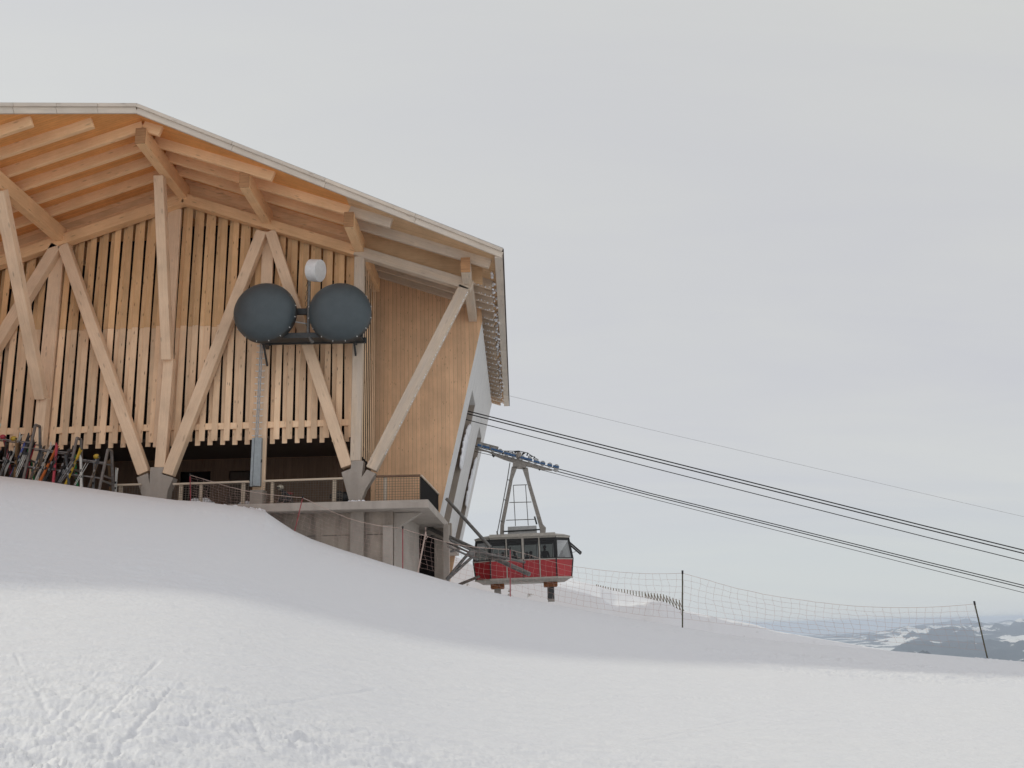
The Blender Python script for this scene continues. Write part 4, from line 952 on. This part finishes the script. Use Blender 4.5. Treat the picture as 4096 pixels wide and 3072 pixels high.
for ri,(lb,rbn,tp_,xe,lab) in enumerate(racks):
    F1=at(*lb,40.5);F2=at(*rbn,42.0);T1=at(tp_[0],tp_[1],41.1);T2=at(tp_[0]+26,tp_[1]+9,41.5)
    X0=(F1.x+F2.x)/2; T1.x=T2.x=X0; F1.x=F2.x=X0
    T1=V(X0,41.05,T1.z);T2=V(X0,41.45,T1.z)
    Rk=empty('ski_rack',(X0,41.2,g1(X0,41.2)),lab,'ski rack','ski racks beside the terrace')
    for k,xx in enumerate((X0,)):
        dz=g1(xx,41.2)-g1(X0,41.2); o3=V(xx-X0,0,dz)
        mb=MB()
        mb.bar(V(X0,40.45,g1(X0,40.45)-.15)+o3,T1+o3,.09,.09,up=(1,0,0)).bar(V(X0,42.1,g1(X0,42.1)-.3)+o3,T2+o3,.09,.09,up=(1,0,0)).bar(T1+o3,T2+o3,.09,.09)
        zc=g1(X0,41.2)
        for f in (.40,.62 if 0 else .52):
            z_=zc+(T1.z-zc)*(f-.15); a_=.62*(1-(f-.15)); mb.bar(V(X0,41.25-a_*1.3,z_)+o3,V(X0,41.25+a_*1.3,z_)+o3,.06,.07)
        put('end_frame',mb,M['rack'],Rk)
    zc=g1(X0,41.2); H=T1.z-zc
    for f,dy in ((.68,-.28),(.68,.28),(.30,-.55)):
        a_=V(X0,41.25+dy,zc+H*f); b_=V(X0+xe,41.25+dy,zc+H*f+g1(X0+xe,41.2)-zc); put('rest_bar',MB().bar(a_,b_,.05,.05),M['rack'],Rk)
    cols=pal[ri]; n=len(cols); Hr=H*.68
    for i,cn in enumerate(cols):
        t=(i+.5)/n; x=X0+xe*(1-t)-.1+random.uniform(-.05,.05); s=-1 if i%3!=1 else 1
        y=41.25+s*random.uniform(.72,.95); lean=atan2(s*.55,1.6)*-1
        lean=(.38 if s>0 else -.38)+random.uniform(-.05,.05); tilt=random.uniform(-.22,.22)
        if ri==0 and i in (0,10): tilt=.28; y=40.5
        ex='tips up' if i%2 else 'standing close'
        place_skis(cn,x,y,lean,tilt,f'{cn} skis on the {rn[ri]}, {ordn[i]} pair from its left end',[1.25,1.08,.98][ri]*random.uniform(.88,1.08))
    for i,cn in enumerate([['white','grey','black','red','grey','brown'],['grey','black','brown','white'],['brown','white','grey']][ri]):
        x=X0+xe*(i+.6)/[6,4,3][ri]; place_poles(cn,x,40.35,-.25,random.uniform(.1,.45),f'{cn} ski poles leaning on the {rn[ri]}, {ordn[[6,4,3][ri]-1-i]} poles from its left end')
for i,cn in enumerate(['black','white','red','black','brown','grey','black','white','black','blue','brown','black']):
    F1=at(95,1922,40.5); x=F1.x-3.0+i*.27; place_skis(cn,x,40.35+.12*(i%2),-.30+random.uniform(-.06,.06),random.uniform(-.25,.25),f'{cn} skis in the front row of the tallest left rack, {ordn[i]} pair',1.15*random.uniform(.85,1.05))
def helm(u,v,cn,lab,Y=41.):
    c=at(u,v,Y); o=empty('helmet',c,lab,'helmet'); put('shell',MB().ico(c,.13,1,1.1,.85,8),SM[cn],o,smooth=True); put('goggle_strap',MB().lathe(c,(0,0,1),[(.132,-.03),(.134,.02)],16),SM['black'],o)
helm(12,1748,'red','pink red helmet hung on the far left end of the tallest rack'); helm(55,1755,'yellow','yellow helmet perched on top of the tallest rack'); helm(386,1826,'yellow','yellow helmet topping the skis on the low right rack')
o=place_skis('white',at(461,1962,42.2).x,42.25,.05,.0,'short white upright skis standing beyond the right end of the low rack',.80)
# ------------------------------------------------------------------ light, sky, haze
LD=V(1.2,-.78,-1.0)
sun=bpy.data.lights.new('sun','SUN'); sun.energy=1.45; sun.angle=R(1.3); sun.color=(1,.965,.82)
so=bpy.data.objects.new('sun',sun); col.objects.link(so); so.rotation_euler=LD.to_track_quat('-Z','Y').to_euler(); so.location=(0,0,40)
SE=atan(1/sqrt(1.2**2+.78**2)); SA=atan2(-1.2,.78)
w=bpy.data.worlds.new('World'); sc.world=w; w.use_nodes=True; nt=w.node_tree; bg=nt.nodes['Background']
sky=N(nt,'ShaderNodeTexSky',sky_type='NISHITA'); sky.sun_disc=False; sky.sun_elevation=SE; sky.sun_rotation=SA; sky.altitude=2200; sky.dust_density=2.
tc=N(nt,'ShaderNodeTexCoord').outputs['Generated']
sp=N(nt,'ShaderNodeSeparateXYZ'); L(nt,tc,sp.inputs[0])
# project the direction on a cloud layer
den=mth(nt,'MAXIMUM',mth(nt,'ADD',sp.outputs[2],.22),.08)
cx=N(nt,'ShaderNodeCombineXYZ'); L(nt,mth(nt,'DIVIDE',sp.outputs[0],den),cx.inputs[0]); L(nt,mth(nt,'DIVIDE',sp.outputs[1],den),cx.inputs[1])
mp=N(nt,'ShaderNodeMapping'); mp.inputs['Rotation'].default_value=(0,0,R(-14)); mp.inputs['Scale'].default_value=(.30,.75,1); L(nt,cx.outputs[0],mp.inputs[0])
n1=noise(nt,mp.outputs[0],1.3,6,.52,.6); mp2=N(nt,'ShaderNodeMapping'); mp2.inputs['Rotation'].default_value=(0,0,R(20)); mp2.inputs['Scale'].default_value=(.5,2.2,1); L(nt,cx.outputs[0],mp2.inputs[0])
n2=noise(nt,mp2.outputs[0],1.5,7,.6,.8)
cf=ramp(nt,mth(nt,'ADD',mth(nt,'MULTIPLY',n1,.75),mth(nt,'MULTIPLY',n2,.25)),[(.38,0.),(.62,1.)])
cloud=mix(nt,cf,(6.36,6.38,6.60),(7.02,7.06,6.78))
lowf=ramp(nt,mth(nt,'ADD',sp.outputs[2],mth(nt,'MULTIPLY',mth(nt,'SUBTRACT',n2,.5),.10)),[(.0,.75),(.06,.55),(.13,.12),(.2,0.)])
cloud=mix(nt,lowf,cloud,(5.75,6.15,6.45))
# added fill: sky behind the camera brightened to lift the facade
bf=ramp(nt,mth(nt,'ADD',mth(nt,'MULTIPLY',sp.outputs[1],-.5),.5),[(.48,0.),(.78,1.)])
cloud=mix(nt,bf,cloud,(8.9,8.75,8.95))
# circumsolar brightening through thin cloud
sd=-LD.normalized(); dp=N(nt,'ShaderNodeVectorMath',operation='DOT_PRODUCT'); L(nt,tc,dp.inputs[0]); dp.inputs[1].default_value=sd
gf=mth(nt,'MULTIPLY',mth(nt,'POWER',mth(nt,'MAXIMUM',dp.outputs['Value'],0.),5.),.12)
cloud=mix(nt,gf,cloud,(9.,9.,8.6))
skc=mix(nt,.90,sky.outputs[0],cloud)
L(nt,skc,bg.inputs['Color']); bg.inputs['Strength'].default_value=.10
hz,hn,hp_=newmat('haze_air'); hn.nodes.remove(hp_); pv=N(hn,'ShaderNodeVolumePrincipled'); pv.inputs['Color'].default_value=(.70,.79,.93,1); pv.inputs['Density'].default_value=.00005; pv.inputs['Anisotropy'].default_value=.0
L(hn,pv.outputs[0],hn.nodes['Material Output'].inputs['Volume'])
hb=put('haze',MB().box(-33500,33500,-2000,33500,-620,30),hz); tag(hb,kind='stuff')
# ------------------------------------------------------------------ camera and output
cam=bpy.data.cameras.new('camera'); cam.sensor_width=36; cam.lens=36*FL/4096; cam.clip_end=60000; cam.clip_start=.05
co=bpy.data.objects.new('camera',cam); col.objects.link(co); co.matrix_world=Matrix((Rt,Up,-Fw)).transposed().to_4x4(); sc.camera=co
sc.view_settings.view_transform='Standard'; sc.view_settings.look='None'; sc.view_settings.exposure=0; sc.view_settings.gamma=1
sc.cycles.max_bounces=8; sc.cycles.diffuse_bounces=5; sc.cycles.transparent_max_bounces=16; sc.cycles.use_denoising=True; sc.cycles.volume_bounces=1
